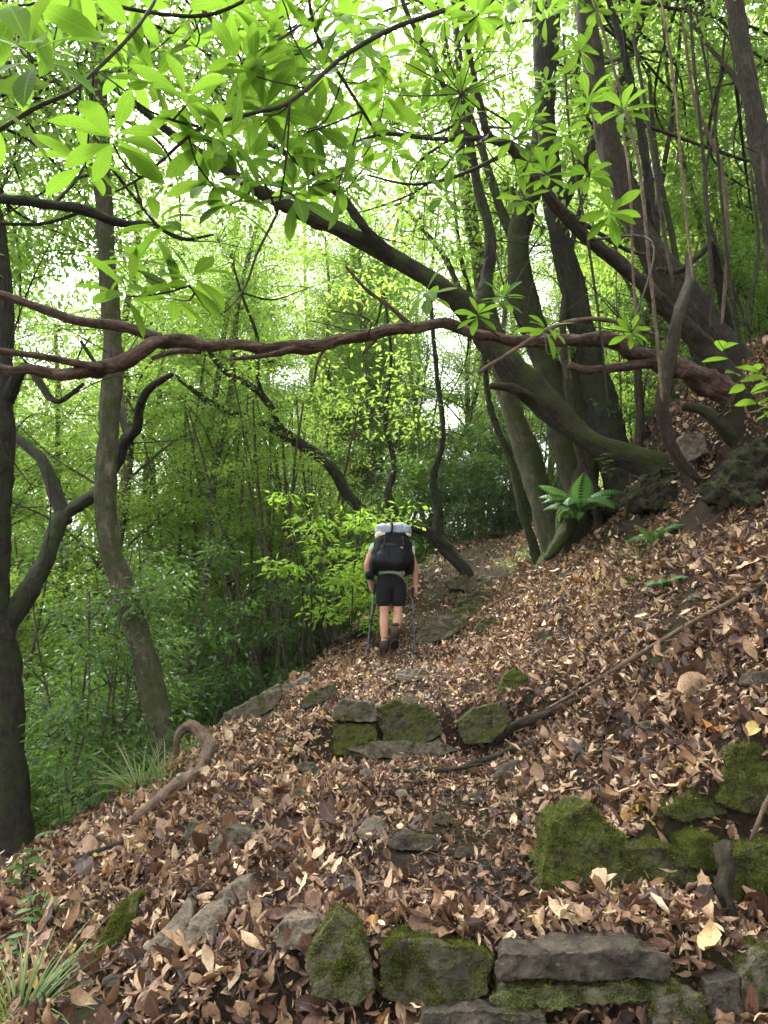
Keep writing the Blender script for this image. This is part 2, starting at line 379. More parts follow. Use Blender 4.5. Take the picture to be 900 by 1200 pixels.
class Tubes:
    def __init__(self): self.V = []; self.F = []; self.A = []; self.n = 0
    def add(self, pts, radii, sides=10, step=None, lump=0.06, seed=None, cap=True, raw=False):
        pts = np.asarray(pts, float); radii = np.asarray(radii, float)
        rng = np.random.default_rng(seed if seed is not None else int(abs(pts[0, 0] * 977 + pts[-1, 2] * 311 + len(pts)) * 10) % 99991)
        seg = np.linalg.norm(np.diff(pts, axis=0), axis=1); s = np.concatenate([[0], np.cumsum(seg)])
        if raw: q = pts; r = radii; ss = s
        else:
            if step is None: step = max(radii.mean() * 1.6, 0.02)
            n = int(np.clip(s[-1] / step, len(pts), 320)) + 1
            ss = np.linspace(0, s[-1], n)
            m = np.gradient(pts, s, axis=0) if len(pts) > 2 else np.repeat((pts[1:] - pts[:1]) / s[-1], 2, 0)
            k = np.clip(np.searchsorted(s, ss, 'right') - 1, 0, len(pts) - 2)
            h = (s[k + 1] - s[k]); t = ((ss - s[k]) / h)[:, None]; h = h[:, None]
            q = (2 * t**3 - 3 * t**2 + 1) * pts[k] + (t**3 - 2 * t**2 + t) * h * m[k] + (-2 * t**3 + 3 * t**2) * pts[k + 1] + (t**3 - t**2) * h * m[k + 1]
            r = np.interp(ss, s, radii)
        n = len(q)
        T = norm(np.gradient(q, axis=0))
        ref = np.array([0.31, 0.77, 0.12]) if abs(T[0] @ np.array([0.35, .9, .1])) < 0.9 else np.array([1.0, 0, .2])
        U = np.empty_like(q); u = ref - T[0] * (ref @ T[0]); u /= np.linalg.norm(u)
        for i in range(n):
            u = u - T[i] * (u @ T[i]); u = u / np.linalg.norm(u); U[i] = u
        Wv = np.cross(T, U)
        a = np.linspace(0, 2 * np.pi, sides, endpoint=False)
        ph = rng.random(6) * 6.28; fr = ss / max(r.mean(), 1e-4)
        lum = 1 + lump * (np.sin(fr[:, None] * 0.55 + 2 * a[None] + ph[0]) + 0.7 * np.sin(fr[:, None] * 1.13 + 3 * a[None] + ph[1]) + 0.6 * np.sin(fr[:, None] * .31 - a[None] + ph[2]))
        if sides > 6:
            ca, sa = np.cos(a)[None] + ph[3], np.sin(a)[None] + ph[4]; f1 = fr[:, None]
            lum += lump * (1.1 * vnoise(f1 * .9 + 3 * ca, 3 * sa + f1 * .2) + .9 * vnoise(f1 * 1.9 + 6 * ca + 9, 6 * sa) + .5 * vnoise(f1 * 3.1 + 9 * ca, 11 * sa + 5))
            if sides > 12:                                   # knots and old branch scars
                for kn in range(int(n / 9)):
                    s0, a0 = rng.random() * fr[-1], rng.random() * 6.283; da = (a - a0 + np.pi) % (2 * np.pi) - np.pi
                    lum += rng.uniform(.08, .30) * np.exp(-((fr[:, None] - s0) / .55) ** 2 - (da[None] / .5) ** 2)
        R = r[:, None] * lum
        V = q[:, None] + R[..., None] * (U[:, None] * np.cos(a)[None, :, None] + Wv[:, None] * np.sin(a)[None, :, None])
        A = np.empty((n, sides, 3)); sc = max(r.mean(), .004) * 6
        A[..., 0] = np.cos(a)[None] * sc + pts[0, 0]; A[..., 1] = np.sin(a)[None] * sc + pts[0, 1]; A[..., 2] = ss[:, None]
        i = np.arange(n - 1)[:, None] * sides; j = np.arange(sides)[None]; j2 = (j + 1) % sides
        F = np.stack([i + j, i + j2, i + sides + j2, i + sides + j], -1).reshape(-1, 4)
        self.V.append(V.reshape(-1, 3)); self.A.append(A.reshape(-1, 3)); self.F.append(F + self.n); self.n += n * sides
        if cap and r[-1] > 0.002:
            self.V.append(np.stack([q[0] - T[0] * r[0] * .3, q[-1] + T[-1] * r[-1] * 0.5])); self.A.append(np.stack([A[0, 0], A[-1, 0]]))
            c0, c1 = self.n, self.n + 1; self.n += 2
            b0 = self.n - 2 - n * sides; b1 = b0 + (n - 1) * sides
            jj = np.arange(sides); j2 = (jj + 1) % sides
            self.F.append(np.stack([b0 + j2, b0 + jj, np.full(sides, c0), np.full(sides, c0)], -1)[:, [0, 1, 2, 2]])
            self.F.append(np.stack([b1 + jj, b1 + j2, np.full(sides, c1), np.full(sides, c1)], -1)[:, [0, 1, 2, 2]])
        return q
    def mesh(self, name, mat, off=(0, 0, 0)):
        V = np.concatenate(self.V) - np.asarray(off, float); F = np.concatenate(self.F); A = np.concatenate(self.A)
        tri = F[:, 2] == F[:, 3]
        me = bpy.data.meshes.new(name)
        loops = np.concatenate([F[~tri].ravel(), F[tri][:, :3].ravel()]).astype(np.int32)
        nq, ntri = (~tri).sum(), tri.sum()
        me.vertices.add(len(V)); me.vertices.foreach_set("co", V.astype(np.float32).ravel())
        me.loops.add(len(loops)); me.loops.foreach_set("vertex_index", loops)
        me.polygons.add(nq + ntri)
        me.polygons.foreach_set("loop_start", np.concatenate([np.arange(nq) * 4, nq * 4 + np.arange(ntri) * 3]).astype(np.int32))
        me.polygons.foreach_set("use_smooth", np.ones(nq + ntri, bool))
        me.materials.append(mat)
        a = me.attributes.new("barkco", 'FLOAT_VECTOR', 'POINT'); a.data.foreach_set("vector", A.astype(np.float32).ravel())
        me.update(calc_edges=True); me.validate()
        return me
def limb_px(pts):
    """Limb given as (u, v, distance, width in photo pixels) -> 3D points and radii."""
    q = np.array([P(u, v, y) for u, v, y, w in pts]); r = np.array([px(y, w) / 2 * .84 for u, v, y, w in pts])
    return q, r
def to_ground(q, r, flare=1.5, sink=0.25):
    b = q[0].copy(); b2 = np.array([b[0], b[1], float(H(b[0], b[1])) - sink])
    if b2[2] > b[2] - 0.05: b2[2] = b[2] - 0.2
    return np.vstack([b2[None], q]), np.concatenate([[r[0] * flare], r])

# ------------------------------------------------------------------ leaf clusters
def sprays(anchors, nleaf, R, ln, rng, flat=0.45, up=0.9, lnvar=0.25, aspect=0.42):
    """Leaves scattered round twig ends: outward, slightly drooping."""
    N = len(anchors) * nleaf
    a = np.repeat(anchors, nleaf, 0)
    off = rng.standard_normal((N, 3)) * np.array([R, R, R * flat])
    pos = a + off
    d = norm(off * np.array([1, 1, .4]) + rng.standard_normal((N, 3)) * R * 0.7) + np.array([0, 0, -0.25])
    n = np.array([0, 0, up]) + rng.standard_normal((N, 3)) * 0.55
    L = ln * (1 + lnvar * rng.standard_normal(N)).clip(.5, 1.7)
    tint = np.repeat(rng.random(len(anchors)), nleaf) * 0.6 + rng.random(N) * 0.4
    return pos, d, n, L, L * aspect * (1 + .15 * rng.standard_normal(N)), tint.clip(0, .999)
def crown_geo(anchors, nleaf, R, ln, rng, kite=True, off=(0, 0, 0), **kw):
    pos, d, n, L, W, t = sprays(np.asarray(anchors), nleaf, R, ln, rng, **kw)
    pos = pos - np.asarray(off)
    if kite: V, F, co = kite_geo(pos, d, n, L, W, rng.uniform(.1, .5, len(pos)), t)
    else: V, F, co = leaf_geo(pos, d, n, L, W, rng.uniform(-.1, .7, len(pos)), rng.uniform(.1, .4, len(pos)), t, st=4)
    return V, F, co
def whorl_mesh(name, rng, ln=0.16, n=10, mat=None, tilt=0.35):
    """A rosette of long leaves at a twig tip, axis +Z."""
    az = np.arange(n) * 2.39996 + rng.random(n) * .5
    el = np.linspace(0.75, -0.35, n) + rng.standard_normal(n) * .15 + tilt - .3
    d = np.stack([np.cos(az) * np.cos(el), np.sin(az) * np.cos(el), np.sin(el)], -1)
    nn = np.stack([-np.cos(az) * np.sin(el), -np.sin(az) * np.sin(el), np.cos(el)], -1) + rng.standard_normal((n, 3)) * .15
    L = ln * rng.uniform(.75, 1.1, n); pos = d * 0.012 + np.array([0, 0, 1]) * np.linspace(.02, -.02, n)[:, None]
    V, F, co = leaf_geo(pos, d, nn, L, L * rng.uniform(.30, .37, n), rng.uniform(.1, .75, n), rng.uniform(.05, .3, n), rng.random(n), st=9, peak=0.6)
    t = Tubes(); t.add([(0, 0, -.05), (0, 0, .025)], [.004, .006], 6)
    return np_mesh(name, V, F, mat, True, {"leafco": co})

def combo_mesh(name, tb, geo, mt, ml, off=(0, 0, 0)):
    """Fine twigs and the leaves they carry, as one mesh with two materials."""
    V1 = np.concatenate(tb.V) - np.asarray(off, float); F1 = np.concatenate(tb.F); A1 = np.concatenate(tb.A)
    q1 = F1[F1[:, 2] != F1[:, 3]]; t1 = F1[F1[:, 2] == F1[:, 3]][:, :3]
    V2, F2, C2 = geo; F2 = F2 + len(V1)
    loops = [q1.ravel(), t1.ravel(), F2.ravel()]; ks = [np.full(len(q1), 4), np.full(len(t1), 3), np.full(len(F2), F2.shape[1])]
    kk = np.concatenate(ks); st = np.concatenate([[0], np.cumsum(kk)[:-1]])
    me = bpy.data.meshes.new(name); V = np.concatenate([V1, V2]).astype(np.float32); lp = np.concatenate(loops).astype(np.int32)
    me.vertices.add(len(V)); me.vertices.foreach_set("co", V.ravel())
    me.loops.add(len(lp)); me.loops.foreach_set("vertex_index", lp)
    me.polygons.add(len(kk)); me.polygons.foreach_set("loop_start", st.astype(np.int32)); me.polygons.foreach_set("use_smooth", np.ones(len(kk), bool))
    me.materials.append(mt); me.materials.append(ml)
    me.polygons.foreach_set("material_index", np.concatenate([np.zeros(len(kk) - len(F2)), np.ones(len(F2))]).astype(np.int32))
    a = me.attributes.new("barkco", 'FLOAT_VECTOR', 'POINT'); a.data.foreach_set("vector", np.concatenate([A1, np.zeros((len(V2), 3))]).astype(np.float32).ravel())
    a = me.attributes.new("leafco", 'FLOAT_VECTOR', 'POINT'); a.data.foreach_set("vector", np.concatenate([np.zeros((len(V1), 3)), C2]).astype(np.float32).ravel())
    me.update(calc_edges=True); me.validate(); return me

# ------------------------------------------------------------------ the ground
def axis(segs):
    out = []
    for a, b, n in segs: out.append(np.linspace(a, b, n, endpoint=False))
    return np.concatenate(out + [np.array([segs[-1][1]])])
gx = axis([(-160, -60, 10), (-60, -14, 30), (-14, -4, 70), (-4, 5, 225), (5, 14, 70), (14, 60, 30), (60, 160, 10)])
gy = axis([(-90, -40, 6), (-40, 0, 26), (0, 1.5, 20), (1.5, 11, 250), (11, 22, 140), (22, 60, 50), (60, 200, 14)])
X, Y = np.meshgrid(gx, gy, indexing='ij')
V = np.stack([X, Y, H(X, Y)], -1).reshape(-1, 3)
ni, nj = len(gx), len(gy)
i = np.arange(ni - 1)[:, None] * nj; j = np.arange(nj - 1)[None]
F = np.stack([i + j, i + nj + j, i + nj + j + 1, i + j + 1], -1).reshape(-1, 4)
tag(obj("ground", np_mesh("ground", V, F, M['soil'], True)), kind="structure", label="steep forest floor of dark brown soil under dead leaves", cat="ground")

# ------------------------------------------------------------------ the named trees
def nearest(pts, a): return pts[np.argmin(np.sum((pts - a) ** 2, 1))]
def branch_out(tb, limb_pts, anchors, m, rng, r0=0.016, r1=0.005):
    """Twigs: from the limbs to m hubs, from each hub to the leaf clusters near it."""
    anchors = np.asarray(anchors); hubs = anchors[rng.choice(len(anchors), min(m, len(anchors)), False)]
    for h in hubs:
        p = nearest(limb_pts, h); md = (p + h) / 2 + rng.standard_normal(3) * .12 * np.linalg.norm(h - p)
        tb.add([p, md, h], [r0 * 1.3, r0, r1 * 1.4], 5, step=.14, lump=.03)
    for a in anchors:
        p = nearest(hubs, a); l = np.linalg.norm(p - a)
        if l < 1e-4: continue
        md = (p + a) / 2 + rng.standard_normal(3) * .14 * l
        tb.add([p, md, a], [r1 * 1.2, r1, r1 * .5], 3, step=.16, lump=0, cap=False)
def anchors_px(n, u0, u1, v0, v1, y0, y1, rng):
    return np.array([P(rng.uniform(u0, u1), rng.uniform(v0, v1), rng.uniform(y0, y1)) for _ in range(n)])
WHORLS = [whorl_mesh("leaf_whorl", np.random.default_rng(40 + k), 0.20, 10 + k % 3, M['whorl_leaf'], .3) for k in range(5)]
WCOUNT = [0]
def add_whorls(parent, pts, rng, sc=(.8, 1.1), tilt=.5):
    off = np.array(parent.location)
    for p in pts:
        o = bpy.data.objects.new("leaf_whorl", WHORLS[WCOUNT[0] % 5]); WCOUNT[0] += 1
        o.parent = parent; o.location = Vector((np.asarray(p) - off).tolist())
        ax = Vector((rng.standard_normal() * tilt, rng.standard_normal() * tilt - .25, 1)).normalized()
        o.rotation_euler = (ax.to_track_quat('Z', 'Y') @ Matrix.Rotation(rng.random() * 6.28, 3, 'Z').to_quaternion()).to_euler()
        s = rng.uniform(*sc); o.scale = (s, s, s)
        link(o)
def build_tree(name, label, limbs, bark, crown=None, twig_mat=None, group=None, seed=1, whorls=None, cat="tree", wsc=(.6, .9), hubs=None, bare=26):
    """limbs: first is the trunk, then (part name, pixel path[, bark])."""
    rng = np.random.default_rng(seed)
    q, r = limb_px(limbs[0][1]); q, r = to_ground(q, r)
    base = np.array([q[0, 0], q[0, 1], float(H(q[0, 0], q[0, 1]))])
    t = thing(name, label, cat, base, group)
    allp = []
    for k, lm in enumerate(limbs):
        tb = Tubes()
        if k: q, r = limb_px(lm[1])
        pp = tb.add(q, r, 22 if r.mean() > .03 else 12, step=max(r.mean() * .42, .014), lump=.065, seed=seed * 31 + k) if lm[0] != 'bough' else tb.add(q, r, 22, step=.02, lump=.10, seed=5)
        for sub in (lm[3] if len(lm) > 3 else []):
            q2, r2 = limb_px(sub); tb.add(q2, r2, 8, step=max(r2.mean(), .02), lump=.05)
        obj(lm[0], tb.mesh(lm[0], lm[2] if len(lm) > 2 and lm[2] else bark, base), t)
        allp.append(pp)
    allp = np.concatenate(allp)
    hubset = allp if hubs is None else allp[allp[:, 2] > hubs]
    tb = Tubes()
    if whorls is not None:
        wp = np.array(whorls)
        branch_out(tb, hubset, wp, max(4, len(wp) // 5), rng, .009, .004)
        add_whorls(t, wp, rng, wsc)
    for k in range(bare):                                   # thin bare side branches, many of them dead
        a = allp[rng.integers(int(len(allp) * .12), len(allp))]; l = rng.uniform(.35, 1.3)
        d = norm(rng.standard_normal(3) * np.array([1, .8, .7]) + np.array([-.2, 0, .35])); p1 = a + d * l * .5 + rng.normal(0, .07 * l, 3); p2 = a + d * l + rng.normal(0, .14 * l, 3) + np.array([0, 0, -.08 * l])
        r0 = rng.uniform(.004, .010); qq = tb.add([a, p1, p2], [r0, r0 * .75, r0 * .3], 5, step=.08, lump=.04)
        for w in range(rng.integers(1, 4)):
            b = qq[rng.integers(len(qq) // 3, len(qq))]; e = b + norm(d + rng.standard_normal(3) * .8) * l * rng.uniform(.2, .5)
            tb.add([b, (b + e) / 2 + rng.normal(0, .04 * l, 3), e], [r0 * .5, r0 * .4, r0 * .2], 4, step=.1, lump=0, cap=False)
    if crown is not None:
        anch = np.concatenate([anchors_px(int(c[0] * 1.9), *c[1:7], rng) for c in crown]); c0 = crown[0]
        branch_out(tb, hubset, anch, max(5, len(anch) // 9), rng)
        nl, R, ln, mat = c0[7:11]
        obj("crown", combo_mesh("crown", tb, crown_geo(anch, nl, R, ln, rng, kite=False, off=base), twig_mat or M['twig'], mat, base), t)
    return t

build_tree("tree", "smooth grey-green trunk bending at knee height of the leaf slope, left of the path", [
    ("trunk", [(200, 908, 7.0, 40), (193, 880, 7, 35), (180, 815, 7, 33), (165, 755, 7, 33), (145, 690, 7, 31), (128, 635, 7, 30), (123, 590, 7, 29), (127, 510, 7, 29),
               (132, 430, 7, 28), (127, 330, 7, 25), (121, 220, 7, 24), (117, 100, 7, 22), (112, -60, 7, 20), (108, -230, 7, 12)]),
    ("branch", [(118, 70, 7, 12), (170, 20, 6.8, 10), (230, -40, 6.6, 8), (300, -110, 6.4, 6)]),
    ("branch", [(118, 140, 7, 10), (60, 90, 6.8, 8), (0, 30, 6.6, 7), (-60, -40, 6.5, 6)]),
    ], M['bark_pale'], crown=[(110, -60, 380, -110, 160, 5.6, 9.5, 58, .19, .080, M['leaf']), (60, -60, 160, 20, 320, 7.5, 10), (34, 180, 440, 20, 300, 7.5, 10)], seed=11, hubs=4.4)
build_tree("tree", "thick dark forked trunk at the left edge, its limb hooking behind the smooth trunk", [
    ("trunk", [(16, 1010, 6.2, 58), (12, 940, 6.2, 48), (9, 860, 6.2, 43), (4, 780, 6.2, 41), (-4, 700, 6.2, 36), (-2, 600, 6.2, 32), (4, 520, 6.2, 28), (4, 430, 6.2, 26),
               (4, 340, 6.2, 26), (-12, 220, 6.2, 22), (-40, 60, 6.2, 18), (-60, -160, 6.2, 10)]),
    ("branch", [(0, 745, 6.2, 30), (28, 700, 6.3, 27), (54, 655, 6.5, 24), (73, 606, 6.8, 21), (95, 590, 7.1, 17), (118, 572, 7.45, 17), (138, 540, 7.55, 16), (148, 515, 7.5, 16), (160, 502, 7.4, 15),
                (163, 480, 7.3, 12), (170, 462, 7.2, 11), (185, 448, 7.1, 10), (202, 439, 7, 7)], None,
     [[(76, 612, 6.8, 22), (64, 575, 6.9, 20), (50, 540, 7, 17), (28, 520, 7.1, 14), (8, 505, 7.2, 11)], [(150, 512, 7.5, 12), (140, 480, 7.7, 9), (120, 440, 7.9, 7), (95, 400, 8, 5)]]),
    ("branch", [(8, 470, 6.2, 20), (30, 430, 6, 14), (70, 470, 5.9, 8), (98, 450, 5.9, 5)]),
    ], M['bark_dark'], crown=[(74, -120, 160, -110, 320, 6, 9.5, 58, .19, .080, M['leaf']), (36, -60, 220, 240, 440, 7.8, 10.5)], seed=12, hubs=2.5)
R_H = [(885, 505, 6.9, 74), (852, 462, 6.75, 52), (805, 436, 6.5, 42), (762, 420, 6.3, 35), (720, 403, 6.1, 29), (660, 397, 5.9, 25), (600, 400, 5.7, 22), (560, 391, 5.6, 21), (520, 380, 5.5, 21), (460, 387, 5.4, 22),
       (400, 399, 5.3, 21), (340, 408, 5.1, 21), (280, 405, 5, 21), (210, 401, 4.9, 26), (185, 404, 4.85, 29), (140, 425, 4.8, 27), (90, 438, 4.75, 25), (40, 434, 4.7, 20), (0, 432, 4.65, 18), (-90, 420, 4.6, 12)]
_g = random.Random(4)
R_H = [R_H[0]] + [(u + (_g.uniform(-4, 4)), v + _g.uniform(-2.5, 2.5), y + _g.uniform(-.04, .04), w * _g.uniform(.64, .90)) for u, v, y, w in
       [p for a_, b_ in zip(R_H[1:-1], R_H[2:]) for p in (a_, tuple((i_ + j_) / 2 for i_, j_ in zip(a_, b_)))]] + [R_H[-1]]
whr = np.random.default_rng(77)
wlist = [P(u, v, 4.5 + whr.uniform(-.5, .6)) for u, v in [(455, 30), (485, 60), (520, 20), (505, 90), (540, 110), (470, 110), (500, 135), (600, 60), (575, 100), (620, 140), (600, 165), (640, 100), (560, 20), (430, 60), (440, 130),
         (530, 185), (500, 195), (640, 205), (615, 235), (660, 160), (690, 205), (715, 250), (690, 120), (420, 20), (400, 90), (390, 50), (460, 180), (520, 230), (680, 60), (590, 10), (640, 20), (730, 130), (560, 60), (540, 140), (620, 190), (500, 345), (560, 370), (590, 350), (640, 385), (740, 390)]]
wlist += [P(whr.uniform(360, 760), whr.uniform(-100, 20), whr.uniform(4.6, 6)) for _ in range(26)]
build_tree("tree", "big leaning tree on the right bank, its long reddish bough reaching level across the path", [
    ("trunk", [(925, 560, 7.4, 96), (905, 505, 7.3, 74), (862, 430, 7.2, 56), (826, 380, 7.2, 47), (786, 325, 7.2, 42), (758, 284, 7.2, 38), (735, 232, 7.2, 36), (720, 190, 7.2, 35), (703, 125, 7.2, 32), (692, 55, 7.2, 30), (684, 0, 7.2, 28), (670, -140, 7.1, 24), (650, -320, 7, 16)]),
    ("bough", R_H, M['bark_red'], [
        [(188, 398, 4.85, 18), (150, 384, 4.8, 16), (90, 376, 4.75, 14), (50, 362, 4.7, 13), (0, 345, 4.65, 12), (-70, 325, 4.6, 9)],
        [(120, 432, 4.78, 14), (60, 420, 4.6, 10), (0, 411, 4.5, 9), (-60, 405, 4.5, 7)],
        [(235, 412, 4.95, 9), (205, 412, 4.85, 9), (178, 420, 4.8, 6)],
        [(345, 409, 5.1, 12), (315, 416, 5.0, 8), (273, 421, 4.9, 5)],
        [(765, 424, 6.3, 18), (728, 430, 6.15, 14), (700, 433, 6.05, 13), (682, 433, 6.0, 14), (667, 428, 5.95, 12)],
        [(485, 385, 5.45, 8), (455, 358, 5.4, 6), (430, 340, 5.35, 5), (405, 312, 5.3, 4)],
        [(440, 398, 5.35, 6), (425, 415, 5.3, 4)], [(385, 402, 5.25, 5), (372, 425, 5.2, 4), (368, 448, 5.2, 3)]]),
    ("branch", [(872, 462, 6.8, 34), (812, 392, 6.7, 28), (775, 356, 6.5, 22), (730, 312, 6.3, 20), (690, 281, 6.1, 18), (655, 245, 5.9, 18), (625, 205, 5.7, 17), (598, 172, 5.6, 15), (574, 160, 5.5, 13), (562, 120, 5.4, 10), (553, 75, 5.3, 8), (545, 30, 5.2, 8), (536, -40, 5.1, 7)], M['bark_brown'], [
        [(552, 155, 5.45, 9), (530, 120, 5.4, 9), (505, 70, 5.3, 8), (475, 10, 5.2, 7), (455, -60, 5.1, 6)],
        [(576, 161, 5.5, 9), (540, 163, 5.4, 7), (500, 162, 5.3, 6), (455, 157, 5.2, 6), (415, 166, 5.1, 4)],
        [(592, 180, 5.6, 7), (560, 196, 5.5, 6), (530, 208, 5.4, 5), (480, 216, 5.3, 4), (430, 205, 5.2, 3)],
        [(665, 250, 5.9, 9), (700, 272, 6.1, 7), (740, 295, 6.3, 6), (765, 300, 6.4, 4)]]),
    ("branch", [(770, 296, 7.2, 16), (745, 120, 6.9, 11), (728, 50, 6.8, 10), (708, -20, 6.7, 9), (690, -120, 6.6, 6)], M['bark_dark']),
    ("root", [(900, 520, 7.0, 50), (885, 545, 6.7, 34), (868, 525, 6.5, 20), (845, 500, 6.4, 18), (825, 482, 6.4, 15), (800, 476, 6.4, 12)], M['bark_mossy']),
    ("branch", [(868, 440, 7.2, 16), (850, 370, 7.1, 15), (842, 320, 7, 14), (835, 288, 6.9, 12), (815, 303, 6.8, 9), (795, 318, 6.7, 8), (770, 316, 6.6, 6)], M['bark_dark']),
    ], M['bark_brown'], crown=[(36, 600, 960, -120, 0, 6.2, 9.5, 46, .18, .10, M['leaf']), (60, 640, 930, -60, 260, 7.8, 10.5)], whorls=wlist, seed=13, wsc=(.7, 1.05), hubs=4.6)
build_tree("tree", "mossy trunk leaning far left over the path, rooted in the bank beside the hanging stem", [
    ("trunk", [(775, 552, 7.6, 46), (738, 536, 7.65, 34), (700, 522, 7.7, 31), (672, 502, 7.8, 34), (645, 478, 7.8, 42), (612, 446, 7.8, 44), (578, 402, 7.8, 41), (548, 362, 7.7, 34), (500, 325, 7.6, 27), (450, 297, 7.5, 24), (400, 270, 7.4, 24), (350, 248, 7.3, 21), (290, 215, 7.2, 17), (220, 170, 7.1, 13), (130, 100, 7, 8)]),
    ("branch", [(580, 395, 7.8, 30), (565, 365, 7.9, 26), (570, 330, 8, 20), (575, 280, 8, 16), (560, 220, 8.1, 15), (548, 150, 8.1, 13), (535, 40, 8.1, 11), (525, -100, 8.1, 8)], M['bark_dark']),
    ("branch", [(460, 302, 7.5, 18), (430, 270, 7.3, 14), (395, 225, 7.2, 12), (350, 190, 7.1, 10), (290, 150, 7, 7), (240, 90, 6.9, 5)], M['bark_dark']),
    ("branch", [(660, 492, 7.8, 20), (625, 470, 7.7, 18), (600, 455, 7.5, 14), (575, 452, 7.4, 8)]),
    ], M['bark_mossy'], crown=[(32, 170, 560, -110, 130, 7, 9.5, 44, .17, .095, M['leaf']), (24, 300, 560, 100, 290, 8, 10)], seed=14, hubs=3.4)
build_tree("tree", "stout dark upright trunk right of the twin mossy trunks, behind the level bough", [
    ("trunk", [(738, 585, 8.6, 72), (722, 545, 8.6, 53), (706, 480, 8.6, 44), (688, 405, 8.6, 38), (668, 325, 8.6, 34), (652, 262, 8.6, 30), (642, 160, 8.6, 30), (632, 0, 8.6, 26), (620, -200, 8.6, 16)]),
    ("branch", [(652, 250, 8.6, 20), (690, 180, 8.8, 15), (740, 60, 9, 11), (780, -80, 9, 7)])],
    M['bark_dark'], crown=[(42, 560, 840, -110, 160, 8.6, 11, 44, .19, .10, M['leaf_pale'])], seed=15, hubs=5)
build_tree("tree", "twisting mossy trunk crossing behind the leaning trunk, left of the stout dark one", [
    ("trunk", [(690, 600, 8.9, 56), (676, 560, 8.9, 44), (660, 500, 8.9, 41), (640, 425, 8.9, 39), (612, 345, 8.9, 36), (608, 285, 8.9, 32), (624, 212, 8.9, 32), (640, 110, 8.9, 26), (655, -60, 8.9, 18)]),
    ("branch", [(610, 300, 8.9, 18), (585, 240, 9.1, 13), (560, 160, 9.3, 10), (520, 60, 9.4, 7)])],
    M['bark_mossy'], crown=[(42, 480, 720, -110, 200, 9.2, 11.5, 44, .19, .10, M['leaf'])], seed=16, hubs=5)
build_tree("tree", "pale straight leaning trunk where the path meets the right bank, past the mossy trunks", [
    ("trunk", [(655, 648, 9.8, 46), (640, 605, 9.8, 38), (622, 545, 9.9, 35), (603, 490, 10, 32), (590, 440, 10.1, 28), (578, 390, 10.2, 26), (560, 300, 10.4, 22), (540, 180, 10.6, 16), (520, 40, 10.8, 10)]),
    ("branch", [(588, 435, 10.1, 14), (555, 380, 10.2, 10), (520, 300, 10.4, 8), (470, 240, 10.6, 5)])],
    M['bark_pale'], crown=[(60, 420, 640, 40, 330, 10, 12.5, 44, .2, .10, M['leaf_pale'])], seed=17, hubs=4)
build_tree("tree", "straight grey trunk in the top right corner, behind the hanging vines", [
    ("trunk", [(965, 590, 6.4, 54), (945, 480, 6.4, 46), (922, 350, 6.4, 38), (906, 262, 6.4, 33), (895, 200, 6.4, 30), (884, 130, 6.4, 28), (870, 60, 6.4, 26), (855, -30, 6.4, 25), (835, -200, 6.4, 18)]),
    ("branch", [(885, 140, 6.4, 12), (860, 90, 6.7, 8), (820, 40, 7, 6), (790, -30, 7.2, 5)])],
    M['bark_brown'], crown=[(26, 770, 1000, -110, 70, 6.4, 9, 52, .18, .085, M['leaf']), (26, 800, 940, 60, 320, 7.5, 10)], seed=18, hubs=5)
build_tree("tree", "dark low tree beyond the hiker, its bent limb arching left over the understorey", [
    ("trunk", [(545, 668, 12, 20), (528, 650, 12, 18), (508, 628, 12, 17), (482, 616, 12, 16), (455, 612, 12, 16), (428, 602, 12, 15), (408, 580, 12, 15), (386, 545, 12, 17), (370, 532, 12, 16), (340, 514, 12, 14), (300, 494, 12, 11), (250, 474, 12, 9), (205, 440, 12, 6)]),
    ("branch", [(372, 533, 12, 12), (345, 515, 12, 12), (327, 500, 12, 11), (318, 478, 12, 10), (300, 457, 12, 10), (260, 432, 12, 8), (240, 405, 12, 5)]),
    ("branch", [(322, 490, 12, 6), (305, 455, 11.9, 6), (300, 390, 11.8, 5), (285, 350, 11.7, 4), (270, 300, 11.7, 3)]),
    ("branch", [(512, 636, 12, 16), (514, 600, 12, 13), (508, 560, 12, 10), (518, 520, 12, 8), (512, 440, 12.2, 7), (505, 340, 12.4, 5), (515, 240, 12.6, 3)]),
    ("branch", [(470, 615, 12, 14), (455, 580, 12.1, 11), (462, 548, 12.2, 8), (452, 500, 12.3, 6), (458, 420, 12.5, 5), (448, 330, 12.7, 3)])],
    M['bark_dark'], crown=[(36, 180, 500, 330, 520, 11.5, 14, 40, .2, .10, M['leaf_pale'])], seed=19, hubs=2.5)
build_tree("tree", "slim dark stem leaning left beside the pale trunk at the bank's foot", [
    ("trunk", [(712, 610, 9.2, 16), (690, 560, 9.2, 14), (655, 470, 9.2, 12), (640, 400, 9.2, 11), (620, 320, 9.3, 9), (600, 220, 9.4, 6)])],
    M['bark_dark'], crown=[(14, 520, 680, 180, 330, 9.2, 10.2, 36, .16, .09, M['leaf'])], seed=20, hubs=3.5)
build_tree("tree", "moss-covered old stump-like trunk with the fern, at the foot of the stout dark trunk", [
    ("trunk", [(668, 640, 8.7, 42), (672, 610, 8.7, 40), (684, 570, 8.75, 40), (690, 520, 8.8, 36), (680, 450, 8.85, 24), (672, 380, 8.9, 14)]),
    ("root", [(676, 600, 8.7, 22), (662, 625, 8.5, 22), (648, 645, 8.4, 16), (640, 655, 8.35, 8)])],
    M['bark_mossy'], seed=22)

